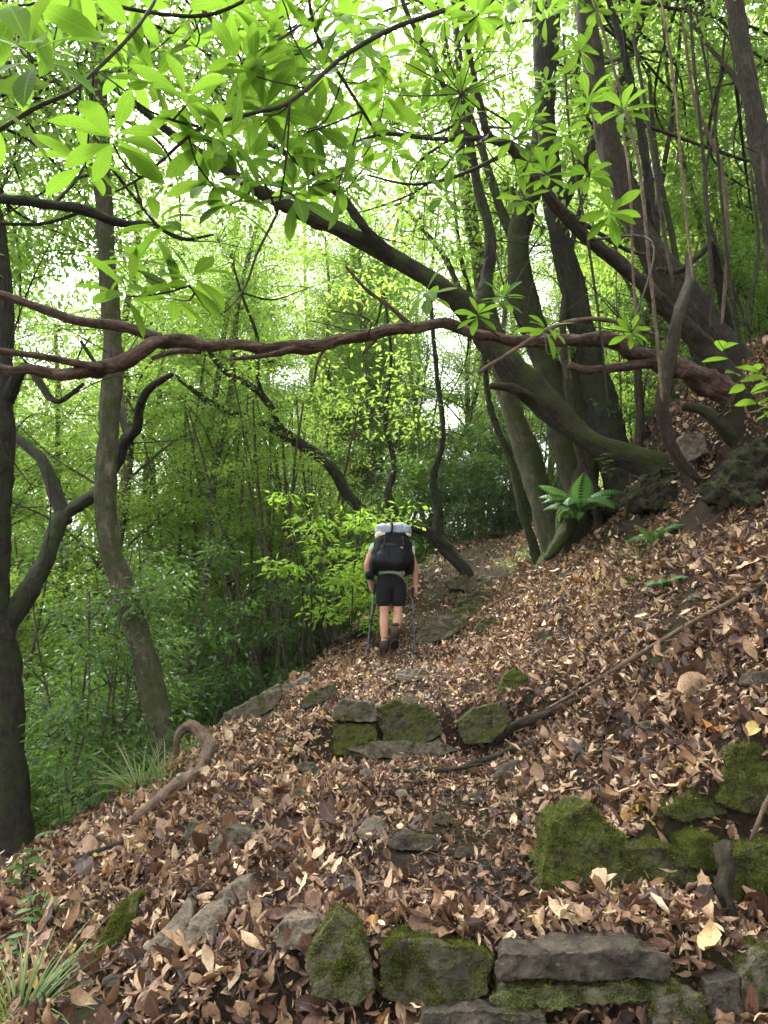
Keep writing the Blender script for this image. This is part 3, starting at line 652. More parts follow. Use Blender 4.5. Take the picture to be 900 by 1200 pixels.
for nm, pth, sd in (("thin mossy stem rising between the twin mossy trunks", [(700, 590, 8.5, 14), (682, 540, 8.5, 12), (668, 470, 8.5, 11), (660, 400, 8.5, 10), (668, 300, 8.6, 9), (690, 200, 8.7, 7), (700, 60, 8.8, 5)], 23),
                    ("slim crooked stem left of the pale leaning trunk", [(628, 650, 10.2, 14), (612, 600, 10.2, 12), (600, 545, 10.3, 10), (575, 480, 10.4, 9), (565, 400, 10.5, 8), (540, 300, 10.7, 6), (530, 200, 10.9, 4)], 24),
                    ("slim dark stem beside the thick stem of the tangle, leaning right", [(742, 575, 8.2, 14), (750, 500, 8.2, 12), (748, 430, 8.2, 11), (765, 340, 8.2, 9), (772, 240, 8.2, 8), (790, 120, 8.3, 6), (800, 0, 8.4, 4)], 25),
                    ("slender leaning stem above the ferny bank, right of the hanging stem", [(835, 500, 7.6, 14), (822, 440, 7.6, 12), (800, 370, 7.7, 11), (790, 290, 7.8, 9), (770, 190, 7.9, 7), (760, 80, 8, 5)], 26)):
    build_tree("tree", nm, [("trunk", pth)], M['bark_brown'] if sd % 2 else M['bark_mossy'], seed=sd, bare=16)
# dark bough from beyond the left edge
tb = Tubes(); q, r = limb_px([(-160, 225, 4.6, 17), (-60, 228, 4.8, 16), (0, 233, 5, 15), (60, 240, 5.2, 14), (100, 246, 5.3, 16), (128, 258, 5.4, 14), (146, 262, 5.5, 11), (175, 262, 5.6, 8), (215, 280, 5.7, 6), (250, 275, 5.8, 3)])
tb.add(q, r, 12, step=.04, lump=.08)
for p in ([(0, 262, 5, 6), (50, 262, 5.2, 5), (100, 247, 5.3, 5)], [(60, 243, 5.2, 6), (90, 210, 5.3, 4), (105, 180, 5.4, 3)]):
    q2, r2 = limb_px(p); tb.add(q2, r2, 7, step=.04)
q0 = q[2]
tag(obj("bough", tb.mesh("bough", M['bark_dark'], q0), None, q0), "dark bare bough entering from the left edge above the reddish one", "branch")

# ------------------------------------------------------------------ hanging stems and vines on the right
def vine(label, path, mat, cat="vine", group=None, name="hanging_vine", sides=7):
    q, r = limb_px(path); tb = Tubes(); tb.add(q, r, sides, step=max(.03, r.mean() * .8), lump=.07)
    b = q[-1]
    tag(obj(name, tb.mesh(name, mat, b), None, b), label, cat, group)
vine("thick crooked grey stem hanging down in front of the reddish bough to the bank", [(806, 300, 6.75, 9), (808, 325, 6.5, 12), (800, 352, 6.1, 15), (794, 375, 6, 18), (787, 405, 6, 20), (781, 440, 6, 18), (776, 470, 6, 19), (780, 500, 6.05, 18), (788, 525, 6.1, 17), (800, 545, 6.15, 16), (818, 562, 6.2, 10)], M['bark_brown'], name="woody_liana", sides=14)
vine("pale dead stick caught across the level bough", [(560, 437, 5.6, 6), (600, 412, 5.6, 6), (640, 387, 5.6, 7), (672, 376, 5.7, 7), (700, 374, 5.8, 7), (740, 382, 6.0, 6), (778, 397, 6.2, 5)], M['dead_wood'], "stick", name="dead_stick")
G_V = "thin vines hanging on the right"
VL = "thin straight brown vine hanging among the vines at upper right"
vr = random.Random(5)
for path in ([(806, -40, 5), (812, 60, 5), (822, 160, 5), (830, 260, 6), (833, 330, 6), (834, 385, 5)],
             [(815, 10, 4), (836, 130, 4), (846, 240, 5), (858, 350, 5), (870, 420, 4)],
             [(742, 40, 5), (762, 160, 6), (778, 270, 6), (790, 340, 5)],
             [(690, -20, 4), (722, 90, 4), (748, 190, 5), (760, 300, 5), (772, 420, 5), (776, 470, 4)],
             [(850, 40, 4), (838, 140, 4), (826, 230, 5), (856, 330, 5), (880, 390, 5)],
             [(800, 20, 4), (815, 120, 5), (846, 200, 6), (852, 290, 6), (846, 380, 5)],
             [(770, -30, 4), (790, 100, 4), (800, 210, 4), (812, 330, 4)],
             [(880, 200, 4), (888, 300, 5), (872, 380, 5)],
             [(720, 100, 4), (738, 210, 4), (742, 320, 4), (748, 400, 4)],
             [(660, 40, 4), (668, 160, 4), (690, 290, 4), (704, 390, 4), (712, 470, 3)]):
    y = vr.uniform(5.6, 6.9)
    vine(VL, [(u, v, y, w) for u, v, w in path], M['dead_wood'] if vr.random() < .5 else M['bark_brown'], group=G_V)

# ------------------------------------------------------------------ overhanging leafy branches close to the camera
def leafy_branch(label, limbs, whorl_px, seed, sc=(.8, 1.1), mat=None):
    rng = np.random.default_rng(seed)
    q, r = limb_px(limbs[0]); base = q[0]
    t = thing("leafy_branch", label, "branch", base)
    tb = Tubes(); pts = [tb.add(q, r, 9, step=.03, lump=.05)]
    for l in limbs[1:]:
        q, r = limb_px(l); pts.append(tb.add(q, r, 7, step=.03, lump=.05))
    pts = np.concatenate(pts)
    tips = np.array([P(u, v, y) for u, v, y in whorl_px])
    for p in tips:
        a = nearest(pts, p); l = np.linalg.norm(a - p)
        md = (a + p) / 2 + np.array([rng.normal(0, .08), rng.normal(0, .08), -.14]) * l
        tb.add([a, md, p + np.array([0, 0, -.02])], [.0045, .0038, .0035], 5, step=.04, lump=.03)
    obj("twig", tb.mesh("twig", M['twig'], base), t)
    add_whorls(t, tips, rng, sc)
    return t
leafy_branch("overhanging twig with the largest bright leaf rosette, in the top left corner",
    [[(-60, 190, 2.0, 7), (0, 152, 2.1, 7), (45, 125, 2.15, 7), (85, 107, 2.2, 6), (115, 80, 2.25, 6), (150, 45, 2.3, 6), (182, 0, 2.4, 5), (200, -40, 2.5, 4)], [(20, 45, 2.0, 3), (45, 20, 2.05, 3), (60, -20, 2.1, 3)]],
    [(38, 66, 1.95), (22, 0, 2.1), (-20, 110, 2.0), (90, -30, 2.2)], 51, (1.05, 1.3))
leafy_branch("long slender overhanging branch hung with bright leaf rosettes, upper left",
    [[(520, 12, 2.9, 8), (450, 38, 2.8, 8), (400, 68, 2.75, 7), (350, 112, 2.7, 7), (335, 122, 2.68, 7), (290, 134, 2.65, 6), (240, 147, 2.6, 6), (215, 165, 2.55, 5), (190, 188, 2.5, 5), (165, 208, 2.45, 4), (135, 225, 2.4, 3)],
     [(232, 148, 2.6, 5), (200, 140, 2.5, 4), (168, 126, 2.45, 4), (150, 110, 2.4, 3), (110, 80, 2.4, 3)], [(340, 118, 2.68, 4), (332, 165, 2.7, 3)],
     [(325, 250, 2.9, 4), (310, 215, 2.85, 4), (292, 190, 2.8, 4)], [(325, 250, 2.9, 4), (300, 300, 2.85, 4), (285, 340, 2.8, 3), (250, 368, 2.7, 3), (222, 335, 2.6, 3)], [(340, 118, 2.68, 3), (335, 190, 2.8, 3), (325, 250, 2.9, 4)]],
    [(133, 163, 2.35), (218, 118, 2.45), (290, 188, 2.75), (240, 165, 2.6), (187, 262, 2.55), (222, 328, 2.5), (148, 342, 2.5), (205, 345, 2.8), (250, 212, 2.7), (270, 235, 2.8), (345, 230, 2.95), (310, 130, 2.9), (300, 85, 2.8), (265, 165, 2.55), (160, 310, 2.7), (335, 180, 3.0), (180, 95, 3.2), (300, 150, 3.3), (350, 150, 3.4), (100, 190, 3.1)], 52, (.88, 1.1))
leafy_branch("overhanging branch of smaller bright rosettes near the top edge, left of centre",
    [[(360, -60, 3.0, 6), (362, 0, 3.1, 6), (375, 50, 3.2, 6), (400, 90, 3.3, 5), (425, 130, 3.4, 5), (440, 155, 3.5, 4)], [(365, 20, 3.1, 4), (330, 45, 3.0, 4), (285, 70, 2.9, 3)], [(425, 130, 3.4, 4), (390, 145, 3.3, 3), (360, 155, 3.2, 3)], [(425, 130, 3.4, 3), (410, 180, 3.4, 3), (398, 212, 3.3, 3)]],
    [(282, 72, 2.85), (330, -8, 2.9), (390, -12, 3.0), (345, 60, 3.2), (415, 45, 3.4), (398, 216, 3.3), (440, 75, 3.5), (380, 85, 3.1), (450, 110, 3.6), (320, 40, 3.3), (430, 160, 3.5), (370, 150, 3.3), (360, 215, 3.4), (300, 20, 3.4), (260, 30, 3.5), (350, 100, 3.6), (330, 85, 3.7), (410, 190, 3.7)], 53, (.95, 1.2))
leafy_branch("thin twig with dark bent tip carrying two rosettes, cut by the top edge",
    [[(80, -30, 2.8, 6), (120, 0, 2.85, 6), (180, 15, 2.9, 6), (240, 18, 2.95, 6), (300, -5, 3, 5), (360, -30, 3.1, 4)], [(215, -40, 3.2, 7), (245, 20, 3.2, 7), (262, 34, 3.2, 8), (280, 35, 3.2, 5)]],
    [(160, 0, 3.0), (230, 50, 3.1), (270, 5, 3.0), (120, 40, 3.2), (200, 60, 3.3), (150, 80, 3.4), (100, 10, 3.1), (60, 60, 3.3)], 54, (.9, 1.1))

# ------------------------------------------------------------------ trees and shrubs of the wood behind
def gen_tree(seed, h, r0, c0, nlimb, spread, nleaf, ln, stems=1, mat=None, bark=None, wob=.35, R=.17, ntw=5, lean=0.0, base_spread=.12, limb_up=.5):
    rng = np.random.default_rng(seed)
    tb = Tubes(); tl = Tubes(); anch = []
    for s in range(stems):
        b = np.array([rng.normal(0, base_spread), rng.normal(0, base_spread), -.5]) * (stems > 1) + np.array([0, 0, -.5 if stems == 1 else 0])
        hh = h * rng.uniform(.8, 1.05); n = 7
        la = rng.uniform(0, 6.28); ll = lean + (rng.uniform(.1, .3) if stems > 1 else 0)
        pts = [b]; xy = b[:2].copy(); vel = rng.normal(0, wob * .3, 2)
        for k in range(1, n + 1):
            vel = vel * .6 + rng.normal(0, wob * h / 30, 2)
            xy = xy + vel + np.array([math.cos(la), math.sin(la)]) * ll * hh / n
            pts.append(np.array([xy[0], xy[1], b[2] + (hh + .5) * k / n]))
        rr = r0 * rng.uniform(.8, 1.1) * np.linspace(1, .3, n + 1) ** .8; rr[0] *= 1.35
        q = tb.add(pts, rr, 9 if stems == 1 else 6, step=.22, lump=.05, seed=seed + s)
        nl = max(2, nlimb // stems)
        for k in range(nl):
            f = c0 + (1 - c0) * (k + rng.random()) / nl
            p = q[min(len(q) - 1, int(f * (len(q) - 1)))]
            az = k * 2.4 + rng.random() * 1.2; l = spread * rng.uniform(.5, 1.1) * (1.15 - .55 * f)
            up = rng.uniform(limb_up - .35, limb_up + .35)
            dr = np.array([math.cos(az), math.sin(az), up])
            e = p + dr * l; md = p + dr * l * .5 + np.array([0, 0, .12 * l]) + rng.normal(0, .08 * l, 3)
            rl = max(.008, r0 * .32 * (1.2 - f))
            lq = tb.add([p, md, e], [rl, rl * .7, rl * .35], 5, step=.2, lump=.03)
            for w in range(ntw):
                a = lq[int(rng.uniform(.3, 1) * (len(lq) - 1))]
                tdir = norm(rng.normal(0, 1, 3) * np.array([1, 1, .5]) + dr * .6); tlen = rng.uniform(.25, .65) * min(1, l)
                c = a + tdir * tlen
                tl.add([a, (a + c) / 2 + rng.normal(0, .05, 3), c], [.006, .005, .003], 3, step=.3, lump=0, cap=False)
                anch.append(c)
                if rng.random() < .6: anch.append(a + tdir * tlen * .5)
    return tb.mesh("trunk", bark), combo_mesh("crown", tl, crown_geo(np.array(anch), nleaf, R, ln, rng), M['twig'], mat)

KINDS = {}
def kind(name, **kw): KINDS[name] = gen_tree(**kw)
kind('tall1', seed=101, h=16, r0=.13, c0=.13, nlimb=46, spread=2.5, nleaf=64, ln=.085, mat=M['leaf_pale'], bark=M['bark_back'], R=.26)
kind('tall2', seed=102, h=13, r0=.11, c0=.1, nlimb=42, spread=2.2, nleaf=62, ln=.08, mat=M['leaf'], bark=M['bark_back'], R=.25, lean=.1)
kind('tall3', seed=103, h=18, r0=.16, c0=.16, nlimb=50, spread=2.9, nleaf=64, ln=.09, mat=M['leaf_pale'], bark=M['bark_brown'], R=.27, lean=.05, wob=.5)
kind('multi', seed=104, h=8, r0=.055, c0=.25, nlimb=34, spread=1.6, nleaf=58, ln=.076, stems=6, mat=M['leaf_pale'], bark=M['bark_back'], R=.17)
kind('multi2', seed=105, h=7, r0=.045, c0=.2, nlimb=36, spread=1.5, nleaf=58, ln=.074, stems=7, mat=M['leaf_pale'], bark=M['bark_back'], R=.17, base_spread=.2)
kind('clump', seed=110, h=6, r0=.045, c0=.55, nlimb=20, spread=1.1, nleaf=36, ln=.072, stems=10, mat=M['leaf_pale'], bark=M['bark_back'], R=.16, base_spread=.28, wob=.2)
kind('shrub', seed=106, h=2.2, r0=.016, c0=.15, nlimb=24, spread=.75, nleaf=30, ln=.07, stems=7, mat=M['leaf'], bark=M['twig'], R=.12, base_spread=.15, ntw=4)
kind('shrub2', seed=107, h=1.5, r0=.012, c0=.1, nlimb=22, spread=.6, nleaf=30, ln=.066, stems=7, mat=M['leaf_pale'], bark=M['twig'], R=.11, base_spread=.15, ntw=4)
kind('bright', seed=111, h=2.3, r0=.014, c0=.35, nlimb=26, spread=.55, nleaf=16, ln=.10, stems=6, mat=M['leaf_bright'], bark=M['bark_brown'], R=.10, base_spread=.16, ntw=3)
kind('shrub3', seed=108, h=2.8, r0=.02, c0=.2, nlimb=24, spread=.9, nleaf=30, ln=.075, stems=6, mat=M['leaf_dark'], bark=M['bark_back'], R=.13, base_spread=.2, ntw=4)
def plant_kind(kd, name, x, y, label, group, cat="tree", s=1.0, rz=None, rng=random):
    me = KINDS[kd]; z = float(H(x, y))
    t = thing(name, label, cat, (x, y, z), group, rz if rz is not None else rng.uniform(0, 6.28)); t.scale = (s, s, s * rng.uniform(.92, 1.08))
    tr = obj("trunk" if cat == "tree" else "stems", me[0], t); obj("crown" if cat == "tree" else "foliage", me[1], t)
    return t
rb = random.Random(17)
placed = []
def spot(x0, x1, y0, y1, dmin, ok, tries=60):
    for _ in range(tries):
        x = rb.uniform(x0, x1); y = rb.uniform(y0, y1)
        if y < (17.5 if dmin > 1 else 12.6) and 265 < 450 + FPX * x / y < 445 and y > 8: continue      # the clumps of upright stems stand here in the open
        if ok(x, y) and all((x - a) ** 2 + (y - b) ** 2 > dmin * dmin for a, b in placed):
            placed.append((x, y)); return x, y
    return None
def beyond(x, y): return min(-0.845 * (x + 1.8) + 0.533 * (y - 7.9), (float(path_x(y)) - 1.0) - x)
GL = "slender leafy trees in the wood below the path"
for k in range(58):
    p = spot(-17, 3, 9.5, 27, 1.2, lambda x, y: beyond(x, y) > 1.0 and abs(x) < .6 * y + 2.5)
    if p: plant_kind(rb.choice(['tall2', 'multi2', 'multi'] if p[1] < 13 else ['tall1', 'tall2', 'tall1', 'multi2'] if p[1] < 19 else ['tall3', 'tall1']), "tree", *p, "slender leafy tree in the wood that falls away left of the path", GL, s=rb.uniform(.75, 1.05), rng=rb)
for x, y, kd, sc_ in ((2.3, 21.5, 'tall2', .95), (1.1, 23, 'tall1', .8), (3.4, 24.5, 'tall1', .85), (2.0, 26.5, 'tall3', .7), (-5.3, 12.8, 'tall2', .9), (-6.6, 14.2, 'tall1', .8), (-4.4, 16, 'tall1', .8), (.2, 20.5, 'multi', 1.0), (-1.5, 19, 'tall2', 1.0), (-3.2, 20.5, 'tall1', .95), (-2, 23, 'tall1', 1.0), (-4.8, 22, 'tall3', .95), (-.3, 25, 'tall1', 1.0), (-6.3, 19, 'tall1', .95), (-3.5, 26, 'tall3', .95)):
    placed.append((x, y)); far = x > 0
    plant_kind(kd, "tree", x, y, "tree closing the view at the head of the path beyond the hiker" if far else "slender leafy tree in the wood that falls away left of the path", "trees closing the view at the head of the path" if far else GL, s=sc_, rng=rb)
GR = "leafy trees on the slope above the right bank"
for k in range(26):
    p = spot(3.5, 16, 8.5, 26, 1.8, lambda x, y: x > float(path_x(y)) + 3.4 and x < .6 * y + 3)
    if p: plant_kind(rb.choice(['multi', 'multi2', 'multi2'] if p[1] < 14 else ['tall1', 'multi2']), "tree", *p, "leafy tree standing high on the slope above the right bank", GR, s=rb.uniform(.7, 1.0), rng=rb)
GE = "trees closing the view at the head of the path"
for k in range(20):
    p = spot(-3, 9, 19.5, 33, 1.3, lambda x, y: True)
    if p: plant_kind(rb.choice(['tall1', 'tall2', 'tall1', 'multi2']), "tree", *p, "tree closing the view at the head of the path beyond the hiker", GE, s=rb.uniform(.7, 1.0), rng=rb)
GS = "leafy shrubs under the trees left of the path"
for k in range(60):
    p = spot(-12, 1.5, 7, 20, .7, lambda x, y: beyond(x, y) > .55 and abs(x) < .56 * y + 1)
    if p: plant_kind(rb.choice(['shrub', 'shrub3', 'shrub', 'shrub3']), "shrub", *p, "leafy shrub under the trees that fall away left of the path", GS, "shrub", s=rb.uniform(.7, 1.2), rng=rb)
GT = "shrubs on the slope behind the right bank"
for k in range(44):
    p = spot(2.5, 9, 8, 18, .6, lambda x, y: x > float(path_x(y)) + 2.9 and x < .56 * y + 1)
    if p: plant_kind(rb.choice(['shrub', 'shrub2', 'shrub3']), "shrub", *p, "leafy shrub on the slope behind the tangled trunks of the right bank", GT, "shrub", s=rb.uniform(.6, 1.1), rng=rb)
GH = "shrubs along the head of the path"
for k in range(16):
    p = spot(-1.5, 9, 16.5, 23, .7, lambda x, y: abs(x - float(path_x(y))) > (.9 if y < 17 else 0))
    if p: plant_kind(rb.choice(['shrub', 'shrub2', 'shrub3']), "shrub", *p, "leafy shrub at the head of the path beyond the hiker", GH, "shrub", s=rb.uniform(.8, 1.4), rng=rb)
# the bright shrub beside the hiker, and the clump of upright stems behind it
g = G(405, 740); plant_kind('bright', "shrub", -.62, 9.7, "bright yellow-green shrub just left of the hiker", None, "shrub", s=1.0, rz=.4)
for u, yy, lb in ((335, 12.2, "dense clump of upright brown stems left of the bright shrub"), (300, 12.8, "clump of dark upright stems behind the smooth trunk's right side, farther left"), (385, 13.4, "clump of thin upright stems directly behind the bright shrub")):
    d = ray(u, 740); plant_kind('clump', "tree", d[0] / d[1] * yy, yy, lb, None, s=.85, rz=u * .1)

# ------------------------------------------------------------------ stones
from mathutils import noise as mn
from mathutils.bvhtree import BVHTree
def rock(label, outline, mat, thick=.22, lean=.35, y=None, group=None, rough=.05, name="stone", cat="stone", vox=None, sm=2, yv=None, fuzz=0.0):
    cu = sum(p[0] for p in outline) / len(outline); vb = max(p[1] for p in outline)
    if y is None: y = G(cu, yv or vb)[1] - .04
    zb = P(cu, vb, y)[2]
    front = []
    for u, v in outline:
        yy = y
        for _ in range(3): yy = y + lean * (P(u, v, yy)[2] - zb)
        front.append(P(u, v, yy))
    front = np.array(front); c = front.mean(0); size = float(np.linalg.norm(front - c, axis=1).max())
    back = c + (front - c) * .82 + np.array([0, thick, -.01])
    bm = bmesh.new()
    base = np.array([c[0], c[1], front[:, 2].min()])
    f = [bm.verts.new(p - base) for p in front]; b = [bm.verts.new(p - base) for p in back]
    n = len(f); bm.faces.new(f); bm.faces.new(b[::-1])
    for k in range(n): bm.faces.new((f[k], b[k], b[(k + 1) % n], f[(k + 1) % n]))
    bmesh.ops.recalc_face_normals(bm, faces=bm.faces); bmesh.ops.triangulate(bm, faces=bm.faces)
    me = bpy.data.meshes.new("tmp"); bm.to_mesh(me); bm.free()
    o = bpy.data.objects.new("tmp", me); link(o)
    md = o.modifiers.new("r", 'REMESH'); md.mode = 'VOXEL'; md.voxel_size = vox or max(.005, size / 42)
    s = o.modifiers.new("s", 'SMOOTH'); s.iterations = sm; s.factor = .5
    ev = o.evaluated_get(bpy.context.evaluated_depsgraph_get()); m2 = bpy.data.meshes.new_from_object(ev)
    bpy.data.objects.remove(o); bpy.data.meshes.remove(me)
    N = len(m2.vertices); co = np.empty(N * 3, np.float32); m2.vertices.foreach_get("co", co); co = co.reshape(-1, 3)
    no = np.empty(N * 3, np.float32); m2.vertices.foreach_get("normal", no); no = no.reshape(-1, 3)
    k1, k2, k3 = 3.0 / size, 8.0 / size, 20.0 / size; sd_ = Vector((c[0] * 7, c[1] * 3, c[2]))
    dsp = np.empty(N, np.float32)
    for i_ in range(N):
        p = Vector(co[i_].tolist())
        vd = mn.voronoi(p * k1 * .8 + sd_)[0]
        vd2 = mn.voronoi(p * k2 * .6 + sd_)[0]
        dsp[i_] = (vd[1] - vd[0]) * .75 + (vd2[1] - vd2[0]) * .30 + .5 * mn.noise(p * k1 + sd_) + .30 * mn.noise(p * k2 + sd_) + .18 * mn.noise(p * k3 + sd_) - .2
    co += no * (dsp[:, None] - .15) * size * rough * 2
    m2.vertices.foreach_set("co", co.ravel()); m2.materials.clear(); m2.materials.append(mat); m2.name = name
    m2.polygons.foreach_set("use_smooth", np.ones(len(m2.polygons), bool)); m2.update()
    ROCK_V.append(co + base); ROCK_F.append(np.array([p.vertices[:] for p in m2.polygons if len(p.vertices) == 4]) + ROCK_N[0]); ROCK_N[0] += N
    ob = tag(obj(name, m2, None, base), label, cat, group)
    if fuzz:                                                   # short moss growing in cushions on the stone
        rg_ = np.random.default_rng(N); m2.vertices.foreach_get("normal", nb := np.empty(N * 3, np.float32)); nb = nb.reshape(-1, 3)
        msk = np.array([mn.noise(Vector((co[k_] + base).tolist()) * 11) * .7 + mn.noise(Vector((co[k_] + base).tolist()) * 31) * .4 + .25 * nb[k_, 2] for k_ in range(N)])
        ids = np.flatnonzero((msk > .55 - fuzz) & (nb[:, 1] < .5)); ids = rg_.choice(ids, min(9000, len(ids) * 3)); n_ = len(ids)
        pos = co[ids] + rg_.normal(0, .004, (n_, 3)) - nb[ids] * .001; dd = nb[ids] + rg_.normal(0, .55, (n_, 3)) + np.array([0, 0, .25])
        L_ = rg_.uniform(.006, .015, n_) * (.7 + .6 * np.clip(msk[ids], 0, 1))
        Vk, Fk, Ck = kite_geo(pos, dd, rg_.standard_normal((n_, 3)), L_, L_ * .45, rg_.uniform(.1, .6, n_), rg_.random(n_))
        mo = obj("moss", np_mesh("moss", Vk, Fk, M['moss_blade'], True, {"leafco": Ck}), ob); mo["kind"] = "stuff"
    return ob
ROCK_V, ROCK_F, ROCK_N = [], [], [0]
Y1 = 2.72
rock("angular upright stone with moss streaks, left end of the nearest step", [(358, 1125), (372, 1098), (392, 1070), (415, 1085), (436, 1130), (440, 1160), (420, 1180), (365, 1168)], M['rock_half'], .2, .4, Y1 - .05, fuzz=0.28)
rock("squarish stone with mossy front and bare top edge in the nearest step", [(444, 1112), (462, 1101), (520, 1106), (566, 1114), (578, 1128), (572, 1166), (545, 1186), (448, 1174)], M['rock_moss'], .2, .3, Y1, fuzz=0.36)
rock("long dark slab forming the edge of the nearest step", [(578, 1130), (586, 1116), (660, 1115), (745, 1109), (780, 1114), (792, 1130), (788, 1150), (700, 1153), (584, 1150)], M['rock_dark'], .24, .25, Y1 - .02)
rock("long pale lichen-covered ledge under the dark slab", [(572, 1172), (585, 1158), (640, 1153), (760, 1156), (795, 1158), (804, 1172), (770, 1182), (700, 1180), (600, 1192)], M['rock_lichen'], .2, .3, Y1 - .03, rough=.07, fuzz=0.30)
rock("grey block at the right end of the lichen ledge, cut by the bottom edge", [(768, 1176), (800, 1160), (824, 1168), (832, 1225), (762, 1225)], M['rock_some'], .2, .3, Y1 - .08, fuzz=0.22)
rock("dark purplish stone between two blocks in the bottom right", [(830, 1152), (868, 1143), (876, 1225), (828, 1225)], M['rock_dark'], .2, .3, Y1 - .06)
rock("grey stone with moss at its foot, in the bottom right corner", [(868, 1145), (888, 1117), (925, 1108), (925, 1230), (872, 1215)], M['rock_some'], .25, .35, Y1 - .05, fuzz=0.22)
rock("low flat dark slab at the foot of the nearest step", [(495, 1186), (560, 1183), (640, 1190), (650, 1225), (490, 1225)], M['rock_dark'], .2, .3, Y1 - .1)
rock("small brown stone half under leaves left of the angular upright stone", [(316, 1096), (335, 1078), (372, 1075), (377, 1086), (352, 1110), (325, 1112)], M['rock_bare'], .15, .5)
Y2 = 3.2
rock("big bright-mossed rounded rock at the left end of the low wall", [(630, 1042), (640, 990), (645, 962), (668, 953), (690, 942), (715, 962), (735, 985), (730, 1010), (737, 1030), (720, 1054), (650, 1056)], M['rock_full'], .34, .45, Y2, rough=.075, fuzz=0.55)
rock("dark mossy block in the middle of the low wall", [(728, 996), (770, 990), (812, 1002), (836, 1005), (840, 1050), (832, 1084), (770, 1080), (726, 1056)], M['rock_moss'], .3, .25, Y2, rough=.07, fuzz=0.36)
rock("small moss cushion stone on top of the low wall by the broken branch", [(804, 988), (822, 980), (842, 982), (848, 1006), (840, 1022), (810, 1018)], M['rock_full'], .2, .3, Y2 + .02, fuzz=0.55)
rock("mossy block at the right end of the low wall", [(858, 1002), (870, 992), (920, 988), (925, 1092), (860, 1088)], M['rock_full'], .3, .25, Y2 - .05, rough=.07, fuzz=0.55)
rock("tall bright-mossed block above the right end of the low wall", [(842, 942), (850, 895), (860, 874), (920, 866), (925, 950), (890, 956), (852, 948)], M['rock_full'], .35, .2, None, rough=.06, fuzz=0.55)
rock("mossy wedge-shaped stone leaning against the tall mossed block", [(780, 952), (805, 930), (826, 916), (846, 925), (854, 955), (800, 964), (778, 954)], M['rock_full'], .3, .5, None, fuzz=0.55)
Y3 = 5.5
rock("grey upper block at the left end of the second step", [(390, 830), (400, 819), (438, 824), (443, 838), (440, 847), (391, 845)], M['rock_some'], .3, .3, Y3)
rock("mossy lower block at the left end of the second step", [(389, 848), (440, 849), (444, 876), (420, 888), (390, 884)], M['rock_full'], .3, .3, Y3 - .05)
rock("wide grey stone with a mossy left side in the second step", [(445, 828), (460, 821), (500, 827), (517, 845), (520, 860), (500, 872), (448, 870)], M['rock_moss'], .3, .3, Y3)
rock("low stone tucked under the wide stone of the second step", [(400, 876), (450, 866), (520, 868), (540, 880), (505, 892), (430, 890)], M['rock_some'], .2, .5, Y3 - .12)
rock("domed mossy stone at the right end of the second step", [(534, 848), (553, 831), (585, 823), (599, 832), (597, 850), (575, 872), (545, 872)], M['rock_moss'], .3, .45, Y3 - .22)
rock("upright mossy stone in the leaves above the domed stone", [(581, 816), (590, 792), (605, 780), (619, 792), (617, 812), (600, 822)], M['rock_full'], .22, .4, 5.75)
rock("broad flat grey slab on the left slope with a broken corner", [(166, 1112), (200, 1080), (222, 1046), (227, 1062), (223, 1096), (212, 1114), (185, 1124)], M['rock_bare'], .14, .9, rough=.035)
rock("flat grey slab leaning on the broad broken slab", [(221, 1078), (240, 1062), (262, 1056), (269, 1068), (250, 1104), (213, 1115)], M['rock_bare'], .12, .9, rough=.035)
rock("pale angular stone just above the flat slabs on the left slope", [(250, 1052), (270, 1036), (292, 1028), (299, 1050), (285, 1067), (260, 1064)], M['rock_bare'], .14, .7)
rock("grey-green wedge stone midway down the left slope", [(243, 992), (263, 970), (290, 970), (302, 980), (285, 994), (250, 1002)], M['rock_some'], .16, .7)
rock("small stone between the wedge stone and the curved fallen branch", [(212, 985), (222, 962), (236, 968), (238, 984), (222, 990)], M['rock_some'], .12, .6)
rock("long mossy boulder on the left edge of the path", [(243, 866), (265, 835), (300, 815), (328, 800), (332, 815), (320, 832), (280, 854), (255, 872)], M['rock_some'], .45, .5, 6.9)
rock("pale boulder at the upper end of the long mossy boulder", [(318, 814), (334, 802), (362, 792), (368, 800), (346, 818), (324, 830)], M['rock_bare'], .3, .6, 7.3)
rock("low mossy stone between the pale boulder and the second step", [(350, 824), (363, 811), (392, 800), (397, 811), (376, 824), (355, 832)], M['rock_moss'], .2, .5)
rock("flat grey stone sunk in the leaves at the hiker's feet", [(458, 793), (475, 783), (500, 785), (504, 796), (470, 800)], M['rock_bare'], .2, .8)
rock("small grey stone in the leaves left of the middle of the path", [(416, 978), (430, 958), (450, 962), (453, 982), (425, 988)], M['rock_bare'], .12, .7)
rock("low flat stone among leaves in the middle of the path", [(454, 988), (470, 975), (517, 984), (514, 997), (460, 997)], M['rock_dark'], .14, .8)
rock("grey flat stone below the curved root right of the second step", [(578, 912), (590, 896), (612, 890), (617, 902), (602, 916)], M['rock_dark'], .14, .7)
rock("broad mossy stone right of the hiker's boots", [(486, 742), (508, 723), (545, 718), (552, 730), (522, 750), (490, 756)], M['rock_some'], .3, .7)
rock("mossy stone in the path above the broad one", [(533, 704), (548, 695), (576, 691), (582, 699), (560, 708), (538, 711)], M['rock_moss'], .3, .7)
rock("dark ledge stone across the far path", [(520, 682), (545, 671), (587, 675), (592, 687), (560, 693), (526, 690)], M['rock_some'], .4, .7)
rock("bright mossy flat stone in the far path right of the hiker", [(528, 718), (545, 708), (566, 708), (562, 718), (540, 724)], M['rock_full'], .25, .8)
rock("small grey-green stone at the right margin of the far path", [(555, 736), (566, 724), (580, 724), (578, 736), (563, 742)], M['rock_moss'], .2, .7)
